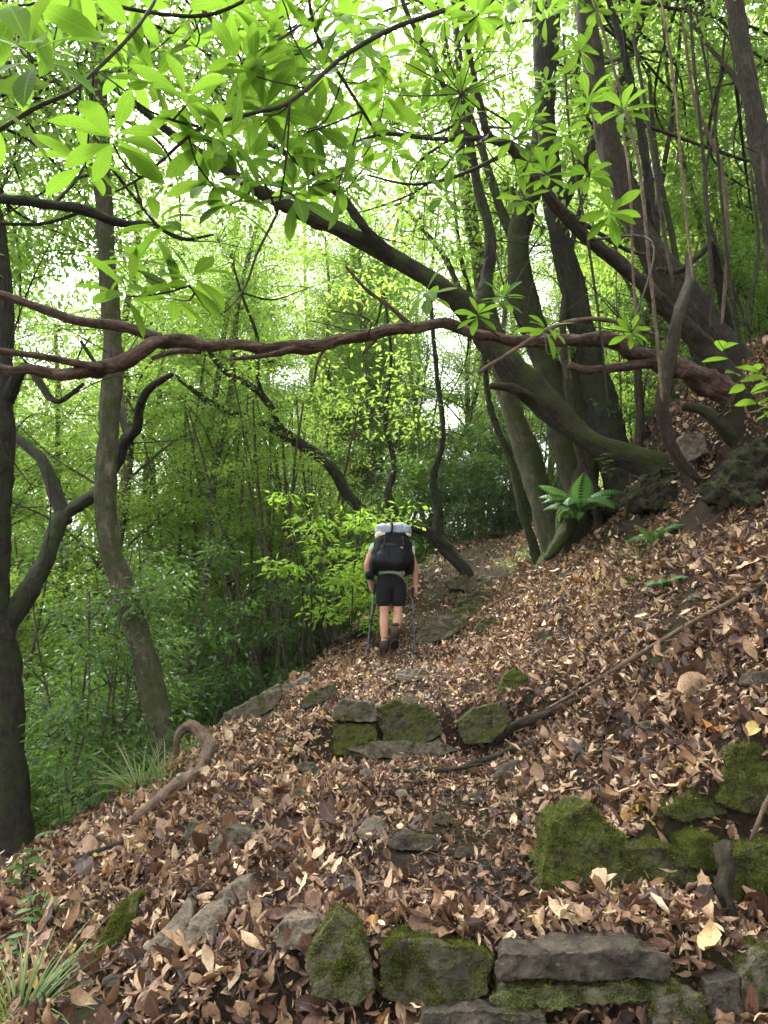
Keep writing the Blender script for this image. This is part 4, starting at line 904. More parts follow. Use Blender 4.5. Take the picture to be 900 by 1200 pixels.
rock("dark mossy hump of earth under the leaning trunk on the bank", [(738, 584), (752, 560), (775, 548), (800, 552), (808, 574), (790, 598), (756, 596)], M['bank'], .5, .6, 7.0, rough=.12, name="mossy_hump", cat="earth hump")
rock("large dark mossy root mass at the right edge of the bank", [(852, 560), (866, 530), (890, 512), (930, 500), (930, 598), (882, 592), (858, 580)], M['bank'], .6, .5, 5.6, rough=.13, name="mossy_hump", cat="earth hump")
rock("reddish stone exposed in the bank beside the hanging stem", [(790, 522), (802, 506), (826, 507), (830, 530), (806, 542)], M['rock_bare'], .3, .3, 6.6)
rock("small dark stone at the right edge of the leaf slope", [(876, 802), (882, 788), (905, 784), (910, 806), (890, 812)], M['rock_dark'], .14, .6)
rock("soft green moss patch on the left slope below the wedge stone", [(108, 1122), (130, 1075), (150, 1048), (165, 1046), (158, 1075), (135, 1110), (118, 1126)], M['rock_full'], .1, 1.1, rough=.05, name="moss_patch", cat="moss", fuzz=0.55)

for k, (u, v) in enumerate([(330, 1000), (545, 1000), (350, 930), (470, 930), (520, 960), (410, 1040), (300, 940), (560, 935), (700, 930), (720, 880), (640, 905), (760, 850), (330, 870), (360, 900), (500, 1075), (300, 1140), (130, 1150), (480, 820), (540, 775), (640, 745), (820, 700), (430, 905)]):
    w = (9, 14, 11)[k % 3]; rr_ = random.Random(k)
    ol = [(u + w * math.cos(a) * rr_.uniform(.8, 1.25), v + w * .62 * math.sin(a) * rr_.uniform(.7, 1.25)) for a in np.linspace(0, 6.28, 8)[:-1]]
    rock("small stone half buried in the dead leaves", ol, M[('rock_bare', 'rock_dark', 'rock_some')[k % 3]], .08, .8, group="small stones half buried in the leaves", name="pebble", sm=2)
# ------------------------------------------------------------------ fallen leaves on the ground
def litter_zone(n, y0, y1, ln, rng, st, xpad=0.5, ymax_pow=1.0):
    y = y0 + (y1 - y0) * rng.random(n) ** ymax_pow
    x = (rng.random(n) * 2 - 1) * (0.56 * y + xpad)
    s = np.minimum(-0.845 * (x + 1.8) + 0.533 * (y - 7.9), (path_x(y) - 1.0) - x)
    clump = vnoise(x * 1.1 + 9, y * 1.1) * .55 + vnoise(x * 3.7, y * 3.7 + 4) * .6
    keep = (s < 0.9) & (clump + rng.random(n) * 0.9 > 0.10)
    keep &= rng.random(n) > .38 * np.exp(-((x - path_x(y)) / .40) ** 2) * sstep(2.9, 3.2, y)
    x, y = x[keep], y[keep]
    # no leaf lies inside a stone; a few rest on top of one
    zz = H(x, y) + .02; keep = np.ones(len(x), bool)
    for k in range(len(x)):
        p = ROCK_T.find_nearest((x[k], y[k], zz[k]), .30)
        if p[0] is None: continue
        inside = (Vector((x[k], y[k], zz[k])) - p[0]).dot(p[1]) < 0
        if inside or p[3] < .018 * rng.random() and rng.random() < .8: keep[k] = False
    x, y = x[keep], y[keep]; n = len(x)
    nr = HN(x, y)
    big = rng.random(n); clump2 = np.clip(vnoise(x * 3.7, y * 3.7 + 4) * 1.2, -.6, 1.2)
    tr = np.exp(-((x - path_x(y)) / .42) ** 2) * sstep(2.9, 3.2, y)           # trodden: small, flat, broken leaves
    L = (1 - .38 * tr) * ln * (0.30 + 0.95 * rng.random(n) ** 1.3) * np.where(big > .93, 1.5, 1)
    # at the edges of the bank leaves slide together and stand on edge
    tilt = np.where(rng.random(n) < .3 * (1 - tr), 1.0, .36) * (1 - .5 * tr)
    nn = norm(nr + rng.standard_normal((n, 3)) * tilt[:, None])
    d = rng.standard_normal((n, 3))
    z = H(x, y) + np.abs(rng.standard_normal(n)) * 0.02 * (1 + clump2) + 0.003
    W = L * np.where(rng.random(n) < .3, rng.uniform(.5, .75, n), rng.uniform(.22, .46, n))
    bend = rng.standard_normal(n) * 0.75 * (1 - .5 * tr); fold = rng.standard_normal(n) * 0.7
    tint = (rng.beta(1.15, 1.25, n) - .10 * tr + .12 * vnoise(x * 2, y * 2)).clip(0, .999)
    pos = np.stack([x, y, z], -1) - norm(d) * (L * .5)[:, None] * 0.6
    # keep leaf blades from sinking: lift by what the tilt would bury
    return leaf_geo(pos + nr * (0.25 * L * np.sqrt(1 - np.clip(np.sum(nn * nr, -1), 0, 1) ** 2))[:, None], d, nn, L, W, bend, fold, tint, st=st, peak=rng.choice([.42, .5, .58]), crinkle=.09)
def join_geo(parts):
    V, F, C, k = [], [], [], 0
    for v, f, c in parts: V.append(v); F.append(f + k); C.append(c); k += len(v)
    return np.concatenate(V), np.concatenate(F), np.concatenate(C)
ROCK_T = BVHTree.FromPolygons(np.concatenate(ROCK_V).tolist(), np.concatenate(ROCK_F).tolist())
r_ = np.random.default_rng(21)
geo = join_geo([litter_zone(13000, 1.6, 4.8, .112, r_, 7), litter_zone(14000, 1.6, 4.8, .095, r_, 7), litter_zone(42000, 1.6, 4.8, .045, r_, 4), litter_zone(50000, 4.5, 10.0, .086, r_, 5), litter_zone(52000, 4.5, 10.0, .075, r_, 5), litter_zone(60000, 4.4, 10.0, .05, r_, 3), litter_zone(62000, 9.8, 20, .115, r_, 3)])
tag(obj("fallen_leaves", np_mesh("fallen_leaves", geo[0], geo[1], M['litter'], True, {"leafco": geo[2]})), kind="stuff",
    label="thick litter of curled dead brown leaves covering path and banks", cat="leaf litter")
# loose twigs among them
tw = Tubes()
for k in range(420):
    y = 1.8 + 9 * random.random() ** 1.4; x = random.uniform(-1, 1) * (.54 * y + .3)
    if -0.845 * (x + 1.8) + 0.533 * (y - 7.9) > 0.6: continue
    z = float(H(x, y)) + random.uniform(.012, .04); a = random.uniform(0, 6.28); l = random.uniform(.06, .3); r = random.uniform(.0015, .005)
    pts = []
    for q in (-.5, 0, .5):
        xx, yy = x + math.cos(a) * l * q + random.gauss(0, .012), y + math.sin(a) * l * q + random.gauss(0, .012)
        pts.append((xx, yy, float(H(xx, yy)) + .02 + random.random() * .03))
    tw.add(pts, [r, r, r * .6], 5, step=.05, lump=.02)
tag(obj("fallen_twigs", tw.mesh("fallen_twigs", M['dead_wood'])), kind="stuff", label="thin dry twigs strewn among the dead leaves", cat="twigs")

# ------------------------------------------------------------------ fallen branches, sticks and roots
def lying(label, path, mat, name="fallen_branch", cat="branch", sides=10, lump=.09, subs=()):
    """path of (u, v, width px, lift m): laid on the ground where those places are."""
    def pts(pp):
        q = []; r = []
        for u, v, w, l in pp:
            g = G(u, v); rr = px(g[1], w) / 2; q.append(g + np.array([0, 0, rr * .5 + l + .035])); r.append(rr)
        return np.array(q), np.array(r)
    tb = Tubes(); q, r = pts(path); tb.add(q, r, sides, step=max(.025, r.mean()), lump=lump)
    for s in subs:
        q2, r2 = pts(s); tb.add(q2, r2, 6, step=.04, lump=lump)
    return tag(obj(name, tb.mesh(name, mat, q[0]), None, q[0]), label, cat)
gq = [G(u, v) + np.array([0, 0, .085]) for u, v in ((240, 906), (216, 928), (187, 952), (158, 978))]; yh = gq[0][1]
q = np.array([P(206, 884, yh + .34), P(209, 862, yh + .30), P(222, 850, yh + .24), P(236, 860, yh + .16), P(245, 876, yh + .08)] + gq)
r = np.array([px(yh, w) / 2 for w in (7, 10, 13, 14, 14, 14, 13, 12, 8)])
tb = Tubes(); tb.add(q, r, 16, step=.02, lump=.12)
tag(obj("fallen_branch", tb.mesh("fallen_branch", M['dead_wood'], q[5]), None, q[5]), "pale curved fallen branch like a hook, on the left slope below the smooth trunk", "branch")
lying("long straight stick lying down the leaf slope on the right", [(640, 838, 3, .0), (680, 818, 4, .01), (740, 783, 5, .015), (800, 748, 6, .02), (860, 716, 6, .02), (930, 676, 7, .02)], M['dead_wood'], "stick", "stick", lump=.04)
lying("curved dark root emerging from leaves right of the second step", [(558, 892, 6, .0), (582, 880, 9, .01), (600, 866, 11, .03), (620, 858, 11, .03), (648, 846, 9, .02), (680, 826, 6, .0)], M['bark_brown'], "root", "root")
lying("lower forked root in front of the curved one", [(545, 905, 5, 0), (580, 897, 8, .01), (606, 886, 8, .01), (640, 874, 6, 0)], M['bark_brown'], "root", "root")
lying("thin bent pale stick on the crest behind the left boulders", [(282, 818, 4, .03), (300, 803, 5, .06), (322, 786, 6, .08), (345, 769, 6, .1), (372, 766, 5, .05)], M['dead_wood'], "stick", "stick")
lying("dark fallen log along the left edge of the path near the hiker", [(340, 772, 6, .02), (365, 766, 8, .03), (392, 758, 8, .04), (420, 748, 9, .03), (440, 735, 6, .02)], M['bark_brown'], "fallen_branch", "log")
lying("long thin dark twig slanting across the left foreground leaves", [(190, 1195, 3, .01), (225, 1160, 4, .02), (262, 1130, 4, .02), (290, 1112, 3, .01)], M['twig'], "stick", "stick", lump=.03)
lying("long thin twig lying below the dark trunk on the left slope", [(30, 1046, 4, .01), (70, 1028, 5, .02), (120, 1008, 5, .02), (165, 990, 4, .01)], M['bark_brown'], "stick", "stick", lump=.03)
lying("short dark stick beside the root, in the middle of the path", [(460, 912, 4, .01), (500, 914, 5, .01), (540, 910, 5, .01), (565, 905, 4, .01)], M['bark_brown'], "stick", "stick", lump=.04)
lying("straight brown stick at the far right margin of the path", [(560, 726, 4, .02), (580, 714, 4, .03), (612, 698, 4, .02)], M['dead_wood'], "stick", "stick", lump=.03)
q, r = limb_px([(868, 1096, 3.02, 22), (856, 1068, 3.03, 17), (849, 1040, 3.05, 21), (852, 1016, 3.08, 17), (848, 998, 3.1, 21), (852, 988, 3.12, 15)])
tb = Tubes(); tb.add(q, r, 14, step=.010, lump=.16)
tag(obj("broken_branch", tb.mesh("broken_branch", M['bark_brown'], q[0]), None, q[0]), "short broken branch standing upright against the low mossy wall", "branch")
q, r = limb_px([(880, 985, 3.12, 5), (888, 965, 3.12, 6), (898, 940, 3.14, 6), (915, 910, 3.2, 6)])
tb = Tubes(); tb.add(q, r, 8, step=.02, lump=.07)
tag(obj("stick", tb.mesh("stick", M['dead_wood'], q[0]), None, q[0]), "thin bent stick leaning on the mossy block at the right edge", "stick")
for u, v, up in ((700, 770, -2.6), (806, 640, 2.2), (770, 480, 1), (640, 330, 0)): pass
# large single leaves that catch the eye
big = [(670, 1080, .16, 0, "pale yellow dead leaf lying above the dark slab"), (640, 1094, .17, 1, "long pale ochre leaf left of the pale yellow one, above the dark slab"), (848, 965, .17, 0, "two-toned dry leaf hanging over the low wall by the broken branch"),
       (668, 1048, .0, 0, ""), (662, 948, .11, 1, "small bright yellow leaf above the rounded mossed rock"), (665, 795, .13, 0, "yellow-orange leaf near the lower end of the long stick"), (860, 790, .12, 1, "orange leaf on the right of the leaf slope"), (470, 1042, .12, 1, "yellow leaf in the middle of the path above the step")]
rg = np.random.default_rng(91)
for u, v, l, kx, lb in big:
    if not lb: continue
    g = G(u, v); n = HN(g[0], g[1]) + rg.normal(0, .25, 3); a = rg.uniform(-1, 1)
    V, F, co = leaf_geo(np.array([[-l / 2 * math.cos(a), -l / 2 * math.sin(a), .04]]), np.array([[math.cos(a), math.sin(a), .1]]), n[None], np.array([l * .8]), np.array([l * .42]), np.array([1.0]), np.array([.55]), np.array([rg.random()]), st=9, peak=.5)
    tag(obj("fallen_leaf", np_mesh("fallen_leaf", V, F, M['yellow_leaf'], True, {"leafco": co}), None, g), lb, "leaf")

# ------------------------------------------------------------------ ferns, small plants, grass
def fern(label, u, v, size, seed, n=9, y=None):
    rng = np.random.default_rng(seed); g = G(u, v) if y is None else P(u, v, y)
    t = thing("fern", label, "fern", g)
    for k in range(n):
        az = k * 6.283 / n + rng.normal(0, .25); L = size * rng.uniform(.7, 1.1); m = 16
        s = np.linspace(0, 1, m + 1)[1:]; th = rng.uniform(.9, 1.5) - rng.uniform(1.3, 2.1) * s
        rr = np.cumsum(np.cos(th)) / m * L; zz = np.cumsum(np.sin(th)) / m * L
        c = np.stack([np.cos(az) * rr, np.sin(az) * rr, zz + .02], -1)
        tang = norm(np.gradient(c, axis=0)); side = np.cross(tang, np.array([0, 0, 1.0])); side = norm(side); nn = np.cross(side, tang)
        pl = L * .24 * np.sin(np.pi * np.clip(s * .92 + .06, 0, 1)) ** .8
        pos = np.concatenate([c, c]); d = np.concatenate([side + tang * .35, -side + tang * .35]) + np.array([0, 0, -.45]); nn2 = np.concatenate([nn, nn])
        V, F, co = leaf_geo(pos, d, nn2, np.concatenate([pl, pl]), np.full(2 * m, L / m * 1.25), np.full(2 * m, .3), np.full(2 * m, .15), np.full(2 * m, rng.random()), st=4, peak=.35)
        obj("frond", np_mesh("frond", V, F, M['fern'], True, {"leafco": co}), t)
    return t
fern("dark glossy fern hanging from the mossy stump below the twin trunks", 680, 603, .60, 61, 15, 8.2)
fern("low fern among the leaves of the right slope, upper of two", 768, 640, .34, 62, 7)
fern("low fern on the right slope, just below the upper one", 780, 690, .22, 63, 6)
def grass_tuft(label, u, v, size, n, seed, lean=(0, 0), mat='grass'):
    rng = np.random.default_rng(seed); g = G(u, v)
    az = rng.random(n) * 6.28; pos = np.stack([np.cos(az), np.sin(az), np.zeros(n)], -1) * (rng.random(n) ** .5 * size * .16)[:, None] - np.array([0, 0, .02])
    d = np.stack([np.cos(az) * .45 + lean[0], np.sin(az) * .45 + lean[1], np.ones(n)], -1) + rng.normal(0, .15, (n, 3))
    nn = np.stack([-np.cos(az), -np.sin(az), np.full(n, .4)], -1) * -1 + rng.normal(0, .1, (n, 3)); nn = np.stack([-d[:, 0] * 0 - np.cos(az) * 1, -np.sin(az) * 1, np.full(n, .5)], -1)
    L = size * rng.uniform(.6, 1.2, n)
    V, F, co = leaf_geo(pos, d, nn, L, np.full(n, size * .022), -rng.uniform(-1.9, -.5, n), np.full(n, .4), rng.random(n), st=7, peak=.3)
    return tag(obj("grass_tuft", np_mesh("grass_tuft", V, F, M[mat], True, {"leafco": co}), None, g), label, "grass")
grass_tuft("long-bladed grass tuft in the bottom left corner", 22, 1195, .42, 90, 71, (.2, 0))
grass_tuft("grass tuft at the foot of the smooth grey-green trunk", 192, 925, .5, 70, 72, (.2, -.1))
grass_tuft("arching dry grass tuft left of the smooth trunk's foot", 165, 930, .6, 70, 73, (-.3, -.1))
grass_tuft("thin grass tuft behind the curved fallen branch", 225, 880, .4, 50, 74)
grass_tuft("grass blades growing on the right leaf slope beside the ferns", 748, 655, .36, 26, 75, (-.1, -.1))
grass_tuft("wispy grass tuft beside the green moss patch", 100, 1085, .2, 40, 76)
grass_tuft("grassy tuft on the bank at the foot of the pale leaning trunk", 628, 655, .5, 60, 77)
grass_tuft("grassy tuft at the right margin of the far path", 600, 668, .45, 60, 78)
def sprout(label, u, v, h, seed, mat, n=8, ln=.1, y=None, nst=3, lean=0.0):
    rng = np.random.default_rng(seed); g = G(u, v) if y is None else P(u, v, y); t = thing("plant", label, "plant", g); tb = Tubes(); Vs = []
    for k in range(nst):
        e = np.array([rng.normal(lean, .25) * h, rng.normal(0, .25) * h, h * rng.uniform(.6, 1.1)])
        q = tb.add([(0, 0, -.05), e * .5 + rng.normal(0, .03 * h, 3), e], [.005, .004, .002], 5, step=.03, lump=0)
        idx = np.linspace(len(q) * .3, len(q) - 1, n).astype(int); p = q[idx]; az = np.arange(n) * 2.4 + rng.random()
        d = np.stack([np.cos(az), np.sin(az), np.full(n, .25)], -1); L = ln * rng.uniform(.7, 1.1, n)
        Vs.append(leaf_geo(p, d, np.tile([0, 0, 1.0], (n, 1)) + rng.normal(0, .25, (n, 3)), L, L * .38, rng.uniform(.2, .9, n), np.full(n, .2), rng.random(n), st=6))
    G_ = join_geo(Vs); obj("stem", tb.mesh("stem", M['twig']), t); obj("leaves", np_mesh("leaves", G_[0], G_[1], mat, True, {"leafco": G_[2]}), t)
    return t
sprout("small dark-leaved sapling at the foot of the dark forked trunk", 22, 1052, .3, 81, M['leaf_dark'], 9, .13)
sprout("blue-green seedling on the left slope under the dark trunk", 40, 1090, .2, 82, M['fern'], 8, .12)
sprout("tiny seedling low on the left slope", 18, 1128, .12, 83, M['fern'], 6, .08)
sprout("bright leafy sprig reaching in at the right edge by the big leaning tree", 915, 505, .55, 84, M['whorl_leaf'], 9, .19, 4.2, 3, -.25)
sprout("seedling between the two ferns on the right slope", 742, 690, .12, 85, M['fern'], 7, .09)
sprout("dark glossy sprig growing from the mossy hump", 715, 560, .25, 86, M['leaf_dark'], 8, .1, 7.4)
for k, (u, v, yy) in enumerate([(120, 905, 7.6), (90, 950, 7.2), (140, 880, 8.2), (75, 985, 6.7)]):
    sprout(["leafy seedling nearest the smooth trunk on its left", "leafy seedling just right of the dark trunk's foot", "taller seedling behind the smooth trunk on its left", "lowest seedling right of the dark forked trunk"][k], u, v, .6, 90 + k, M['leaf'], 10, .1)
sprout("bright sprig on the path's left crest beside the dark log", 352, 770, .35, 95, M['whorl_leaf'], 9, .12)
sprout("bright low sprig on the crest just left of the hiker's pole", 378, 762, .3, 96, M['whorl_leaf'], 9, .12)

# ------------------------------------------------------------------ the hiker, seen from behind, walking up the path
def skin_mesh(name, verts, edges, radii, mat, sub=2, root=0):
    me = bpy.data.meshes.new(name); me.from_pydata(verts, edges, [])
    o = bpy.data.objects.new("tmp", me); link(o)
    md = o.modifiers.new("skin", 'SKIN'); md.use_smooth_shade = True
    for k, rr in enumerate(radii):
        rr = rr if isinstance(rr, tuple) else (rr, rr)
        me.skin_vertices[0].data[k].radius = rr; me.skin_vertices[0].data[k].use_root = (k == root)
    ss = o.modifiers.new("sub", 'SUBSURF'); ss.levels = sub; ss.render_levels = sub
    m2 = bpy.data.meshes.new_from_object(o.evaluated_get(bpy.context.evaluated_depsgraph_get()))
    bpy.data.objects.remove(o); bpy.data.meshes.remove(me)
    m2.name = name; m2.materials.clear(); m2.materials.append(mat)
    m2.polygons.foreach_set("use_smooth", np.ones(len(m2.polygons), bool)); return m2
HB = G(458, 770); HB[2] = float(H(HB[0], HB[1])) + .035
hiker = thing("person", "hiker seen from behind in black shorts and brown boots walking up the leafy path", "person", HB)
bv, be, br = [], [], []
def jv(p, r, prev=None):
    bv.append(p); br.append(r)
    if prev is not None: be.append((prev, len(bv) - 1))
    return len(bv) - 1
pel = jv((0, .03, .90), (.09, .065)); sp1 = jv((0, .05, 1.03), (.10, .075), pel); sp2 = jv((0, .10, 1.20), (.145, .10), sp1); ch = jv((0, .15, 1.32), (.13, .09), sp2)
nk = jv((0, .19, 1.41), .052, ch); hd1 = jv((0, .215, 1.48), .068, nk); hd2 = jv((0, .225, 1.56), .078, hd1); hd3 = jv((0, .22, 1.61), .055, hd2)
def leg(sx, hip, knee, calf, ank, heel, toe):
    a = jv(hip, .062, pel); t2 = jv(tuple((h * .5 + k * .5) for h, k in zip(hip, knee)), .066, a); b = jv(knee, .052, t2); c = jv(calf, .056, b); d = jv(ank, .036, c); e = jv(toe, .034, d)
leg(-1, (-.088, .02, .85), (-.075, .045, .47), (-.078, .015, .34), (-.07, -.01, .09), None, (-.075, .12, .045))
leg(1, (.088, .02, .85), (.078, .05, .49), (.066, -.05, .39), (.025, -.20, .245), None, (.024, -.10, .11))
def arm(s, sh, el, wr, hand, fdir):
    c = jv((s * .10, .15, 1.33), .075, ch); a = jv(sh, .056, c); m_ = jv(tuple((x + y) / 2 for x, y in zip(sh, el)), .044, a); e = jv(el, .038, m_)
    f1 = jv(tuple(x * .65 + y * .35 for x, y in zip(el, wr)), .038, e); w = jv(wr, .026, f1); p = jv(hand, (.024, .034), w)
    for k in range(4):
        o = Vector(hand) + Vector((s * .012, -.026 + .018 * k, -.03)); l = (.026, .030, .028, .022)[k]
        a1 = jv(tuple(o), .0095, p); a2 = jv(tuple(o + Vector((-s * .022, .004, -l * .6))), .0085, a1); a3 = jv(tuple(o + Vector((-s * .040, .004, -l * .1))), .0075, a2)
    o = Vector(hand) + Vector((-s * .012, .035, .012)); a1 = jv(tuple(o), .0105, p); jv(tuple(o + Vector((-s * .022, .016, -.016))), .0085, a1)
HL, HR = (-.215, .17, .80), (.285, .13, .75)
arm(-1, (-.195, .14, 1.31), (-.285, .06, 1.06), (-.235, .13, .865), HL, None)
arm(1, (.195, .14, 1.31), (.275, .07, 1.06), (.285, .11, .83), HR, None)
obj("body", skin_mesh("body", bv, be, br, M['skin'], 2), hiker)
obj("hair", skin_mesh("hair", [(0, .20, 1.50), (0, .205, 1.57), (0, .215, 1.635)], [(0, 1), (1, 2)], [.066, .083, .05], M['hair'], 2), hiker)
obj("shirt", skin_mesh("shirt", [(0, .02, .905), (0, .05, 1.03), (0, .10, 1.20), (0, .15, 1.32), (0, .17, 1.36), (-.10, .15, 1.335), (-.195, .14, 1.31), (-.235, .105, 1.20), (.10, .15, 1.335), (.195, .14, 1.31), (.232, .105, 1.20)],
    [(0, 1), (1, 2), (2, 3), (3, 4), (3, 5), (5, 6), (6, 7), (3, 8), (8, 9), (9, 10)], [(.200, .165), (.168, .135), (.165, .118), (.148, .105), .07, .088, .070, .060, .088, .070, .060], M['mint'], 2), hiker)
obj("shorts", skin_mesh("shorts", [(0, .03, .985), (0, .02, .87), (-.09, .02, .82), (-.083, .035, .70), (-.080, .042, .53), (.09, .02, .82), (.082, .038, .70), (.079, .045, .535)],
    [(0, 1), (1, 2), (2, 3), (3, 4), (1, 5), (5, 6), (6, 7)], [(.150, .12), (.172, .14), .108, .10, .092, .108, .10, .092], M['black_cloth'], 2), hiker)
def boot(ank, toe, heel, up):
    A, T, Hh, U = map(Vector, (ank, toe, heel, up))
    m_ = skin_mesh("boot", [tuple(U), tuple(A), tuple((A + T) / 2 + Vector((0, 0, -.005))), tuple(T), tuple(Hh)], [(0, 1), (1, 2), (2, 3), (1, 4)], [.058, .056, .05, .042, .045], M['boot'], 2)
    b = obj("boot", m_, hiker)
    f = (T - Hh).normalized(); s = Vector((1, 0, 0)); n = s.cross(f).normalized()
    bm = bmesh.new(); L = (T - Hh).length + .08; ring = []
    for k in range(20):
        a = k / 20 * 6.2832; w = .046 + .008 * math.cos(a)
        ring.append(Hh - f * .04 + f * L * (.5 + .5 * math.cos(a)) + s * w * math.sin(a) - n * .042)
    v1 = [bm.verts.new(p) for p in ring]; v2 = [bm.verts.new(p - n * .022) for p in ring]
    bm.faces.new(v1); bm.faces.new(v2[::-1])
    for k in range(20): bm.faces.new((v1[k], v2[k], v2[(k + 1) % 20], v1[(k + 1) % 20]))
    bmesh.ops.recalc_face_normals(bm, faces=bm.faces)
    me = bpy.data.meshes.new("sole"); bm.to_mesh(me); bm.free(); me.materials.append(M['sole']); obj("sole", me, b)
    obj("sock", skin_mesh("sock", [tuple(U + Vector((0, 0, -.01))), tuple(U + Vector((0, .006, .045)))], [(0, 1)], [.05, .047], M['boot'], 2), b)
boot((-.07, -.005, .085), (-.076, .13, .055), (-.068, -.05, .06), (-.072, -.004, .165))
boot((.026, -.20, .235), (.024, -.085, .115), (.026, -.245, .185), (.032, -.18, .31))

# backpack on her back
def blob(name, c, size, mat, parent, p=3.2, seg=20, rot=0, taper=0.0, off=None):
    """Soft-cornered bag shape."""
    bm = bmesh.new(); bmesh.ops.create_uvsphere(bm, u_segments=seg * 2, v_segments=seg, radius=1)
    for v in bm.verts:
        x, y, z = v.co; m_ = (abs(x) ** p + abs(y) ** p + abs(z) ** p) ** (1 / p); x, y, z = x / m_, y / m_, z / m_
        k = 1 - taper * z; wr = 1 + .03 * math.sin(9 * z + 5 * x)
        v.co = Vector((x * size[0] * k * wr, y * size[1] * k, z * size[2])); v.co += v.co.normalized() * (mn.noise(v.co * 9 + Vector(c)) * .016 + mn.noise(v.co * 24) * .007)
    if rot: bmesh.ops.rotate(bm, verts=bm.verts, cent=(0, 0, 0), matrix=Matrix.Rotation(rot, 3, 'X'))
    bmesh.ops.translate(bm, verts=bm.verts, vec=c)
    for f in bm.faces: f.smooth = True
    me = bpy.data.meshes.new(name); bm.to_mesh(me); bm.free(); me.materials.append(mat)
    return obj(name, me, parent)
def strap(name, pts, r, mat, parent, sides=8):
    tb = Tubes(); tb.add(pts, [r] * len(pts), sides, step=.02, lump=0); return obj(name, tb.mesh(name, mat), parent)
packp = np.array([HB[0], HB[1], HB[2]])
pack = thing("backpack", "bulky black hiking backpack on the hiker's back", "backpack", packp)
main = blob("main_bag", (0, -.08, 1.205), (.228, .145, .228), M['pack'], pack, 3.4, rot=-.2, taper=.10)
blob("lid", (.01, -.05, 1.375), (.19, .12, .06), M['pack'], pack, 3, rot=-.25)
fp = blob("front_pocket", (-.035, -.205, 1.155), (.145, .05, .14), M['pack_light'], pack, 3, rot=-.2, taper=.15)
strap("zip", [(-.15, -.245, 1.22), (-.06, -.262, 1.255), (.05, -.255, 1.235)], .005, M['grip'], fp)
strap("seam", [(-.05, -.252, 1.06), (-.06, -.268, 1.15), (-.05, -.258, 1.25)], .004, M['pack'], fp)
for s in (-1, 1):
    strap("lash_strap", [(s * .10, -.20, 1.37), (s * .105, -.235, 1.28), (s * .11, -.235, 1.12), (s * .10, -.19, 1.0)], .008, M['grip'], pack)
    blob("buckle", (s * .105, -.243, 1.26), (.014, .008, .018), M['pack_light'], pack, 4, 8)
strap("logo_tab", [(.075, -.235, 1.235), (.11, -.228, 1.230)], .007, M['cream'], fp)
for s in (-1, 1):
    blob("side_pocket", (s * .205, -.06, 1.05), (.045, .09, .10), M['pack'], pack, 2.8)
    strap("shoulder_strap", [(s * .10, .03, 1.38), (s * .13, .12, 1.425), (s * .14, .24, 1.36), (s * .15, .27, 1.22), (s * .19, .16, 1.06), (s * .19, .03, 1.0)], .02, M['pack'], pack)
    strap("compression_strap", [(s * .20, -.15, 1.30), (s * .21, -.05, 1.27), (s * .19, .02, 1.26)], .006, M['grip'], pack)
strap("hip_belt", [(-.17, -.02, .985), (-.19, .05, .98), (-.16, .15, .975), (0, .19, .97), (.16, .15, .975), (.19, .05, .98), (.17, -.02, .985)], .028, M['pack'], pack)
strap("haul_loop", [(-.03, -.02, 1.42), (0, -.03, 1.455), (.03, -.02, 1.42)], .006, M['grip'], pack)
blob("side_pouch", (-.245, .0, .925), (.05, .06, .055), M['pack'], pack, 2.6)
roll = thing("sleeping_mat", "pale grey rolled bundle in two lobes strapped over the backpack, hiding the hiker's head", "bundle", packp)
blob("bundle", (-.100, -.05, 1.468), (.108, .10, .078), M['mat_grey'], roll, 2.7)
blob("bundle", (.095, -.05, 1.482), (.115, .10, .085), M['mat_grey'], roll, 2.6)
strap("strap", [(-.03, -.155, 1.40), (-.015, -.16, 1.47), (-.02, -.12, 1.56), (-.02, -.02, 1.585)], .012, M['pack'], roll)
tow = thing("towel", "cream cloth tucked under the grey bundle with blue edge", "towel", packp)
blob("cloth", (-.13, -.08, 1.40), (.075, .07, .055), M['cream'], tow, 2.4); blob("cloth", (.10, -.09, 1.415), (.10, .06, .035), M['cream'], tow, 2.4)
blob("edge", (.02, -.13, 1.39), (.12, .03, .02), M['blue'], tow, 2.4); blob("patch", (.185, -.08, 1.42), (.022, .04, .03), M['red'], tow, 2.3)
blob("corner", (.235, -.03, 1.22), (.022, .05, .075), M['white_cloth'], tow, 2.3)
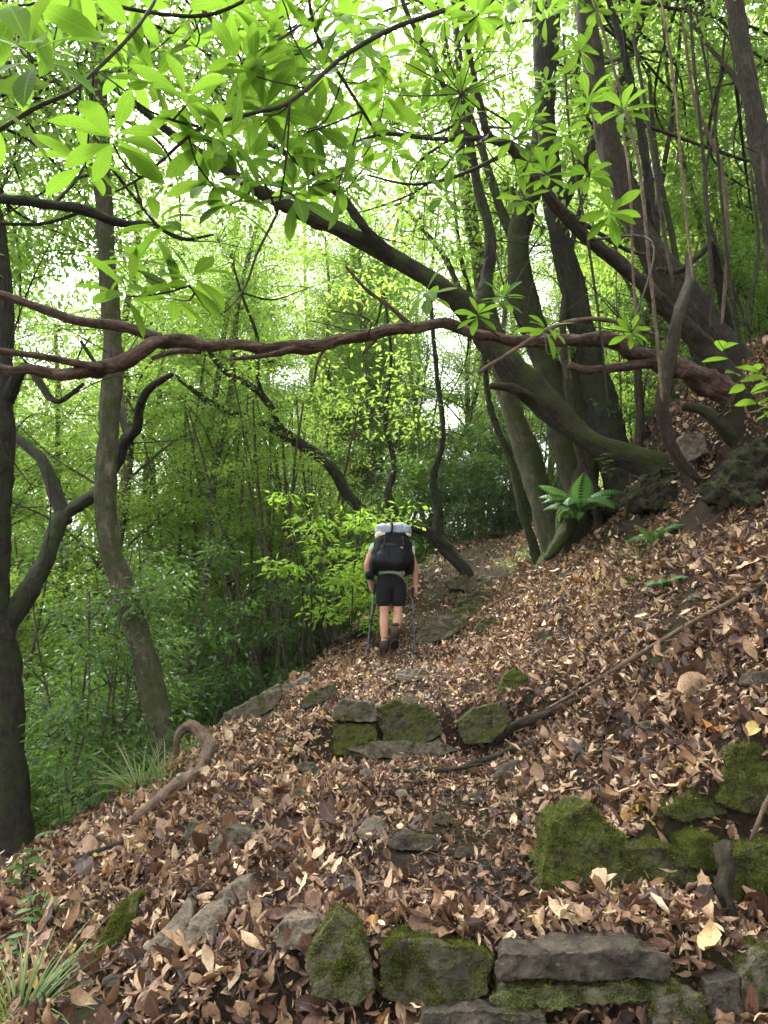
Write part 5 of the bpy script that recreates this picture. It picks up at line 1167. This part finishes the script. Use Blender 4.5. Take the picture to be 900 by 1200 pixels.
def pole(label, hand, tip):
    h = Vector(hand); b = np.array(HB); tipw = Vector(tip); tipw.z = float(H(b[0] + tip[0], b[1] + tip[1])) - b[2] - .02
    t = thing("trekking_pole", label, "trekking pole", b + np.array([tipw.x, tipw.y, tipw.z])); o = tipw
    d = (h - tipw).normalized(); top = h + d * .07
    rel = lambda p: tuple(Vector(p) - o)
    tb = Tubes(); tb.add([rel(tipw + d * .04), rel(tipw + d * .5)], [.0055, .0065], 10, lump=0); tb.add([rel(tipw + d * .5), rel(h - d * .06)], [.008, .009], 10, lump=0)
    obj("shaft", tb.mesh("shaft", M['pole']), t)
    tb = Tubes(); tb.add([rel(h - d * .07), rel(h - d * .03), rel(h + d * .03), rel(top)], [.014, .016, .015, .02], 12, lump=.02); obj("grip", tb.mesh("grip", M['grip']), t)
    tb = Tubes(); tb.add([rel(tipw + d * .06), rel(tipw + d * .068)], [.03, .026], 14, lump=0); obj("basket", tb.mesh("basket", M['grip']), t)
    tb = Tubes(); tb.add([rel(tipw), rel(tipw + d * .045)], [.003, .006], 8, lump=0); obj("tip", tb.mesh("tip", M['pole']), t)
    tb = Tubes(); tb.add([rel(tipw + d * .48), rel(tipw + d * .53)], [.012, .012], 10, lump=0); obj("lock", tb.mesh("lock", M['grip']), t)
    strap("wrist_strap", [rel(top), rel(top + Vector((.02, -.03, -.04))), rel(top + Vector((.0, -.04, -.08)))], .004, M['grip'], t)
pole("slanting trekking pole in the hiker's left hand", tuple(Vector(HL) + Vector((.02, 0, -.03))), (-.30, .02, 0))
pole("upright trekking pole in the hiker's right hand", tuple(Vector(HR) + Vector((-.02, 0, -.03))), (.285, -.02, 0))
# ------------------------------------------------------------------ the damp air of the wood
bm = bmesh.new(); bmesh.ops.create_cube(bm, size=1)
me = bpy.data.meshes.new("haze"); bm.to_mesh(me); bm.free()
m = bpy.data.materials.new("haze_air"); m.use_nodes = True; t = m.node_tree
t.nodes.remove(t.nodes["Principled BSDF"]); pv = t.nodes.new("ShaderNodeVolumePrincipled")
pv.inputs["Density"].default_value = 0.0004; pv.inputs["Color"].default_value = (.97, 1, .95, 1)
t.links.new(pv.outputs[0], t.nodes["Material Output"].inputs["Volume"]); me.materials.append(m)
zlo = float(H(X, Y).min()) - 1.0; zhi = max(30.0, float(H(X, Y).max()) + 18)
hz = tag(obj("haze", me, None, (0, 55, (zlo + zhi) / 2)), kind="stuff", label="thin pale haze hanging in the wood", cat="haze")
hz.scale = (326, 296, zhi - zlo)

for o_ in (hiker, pack, roll, tow):
    o_.rotation_euler = (rad(-4.5), rad(1.2), rad(5)); o_.scale = (1.07, 1, 1)
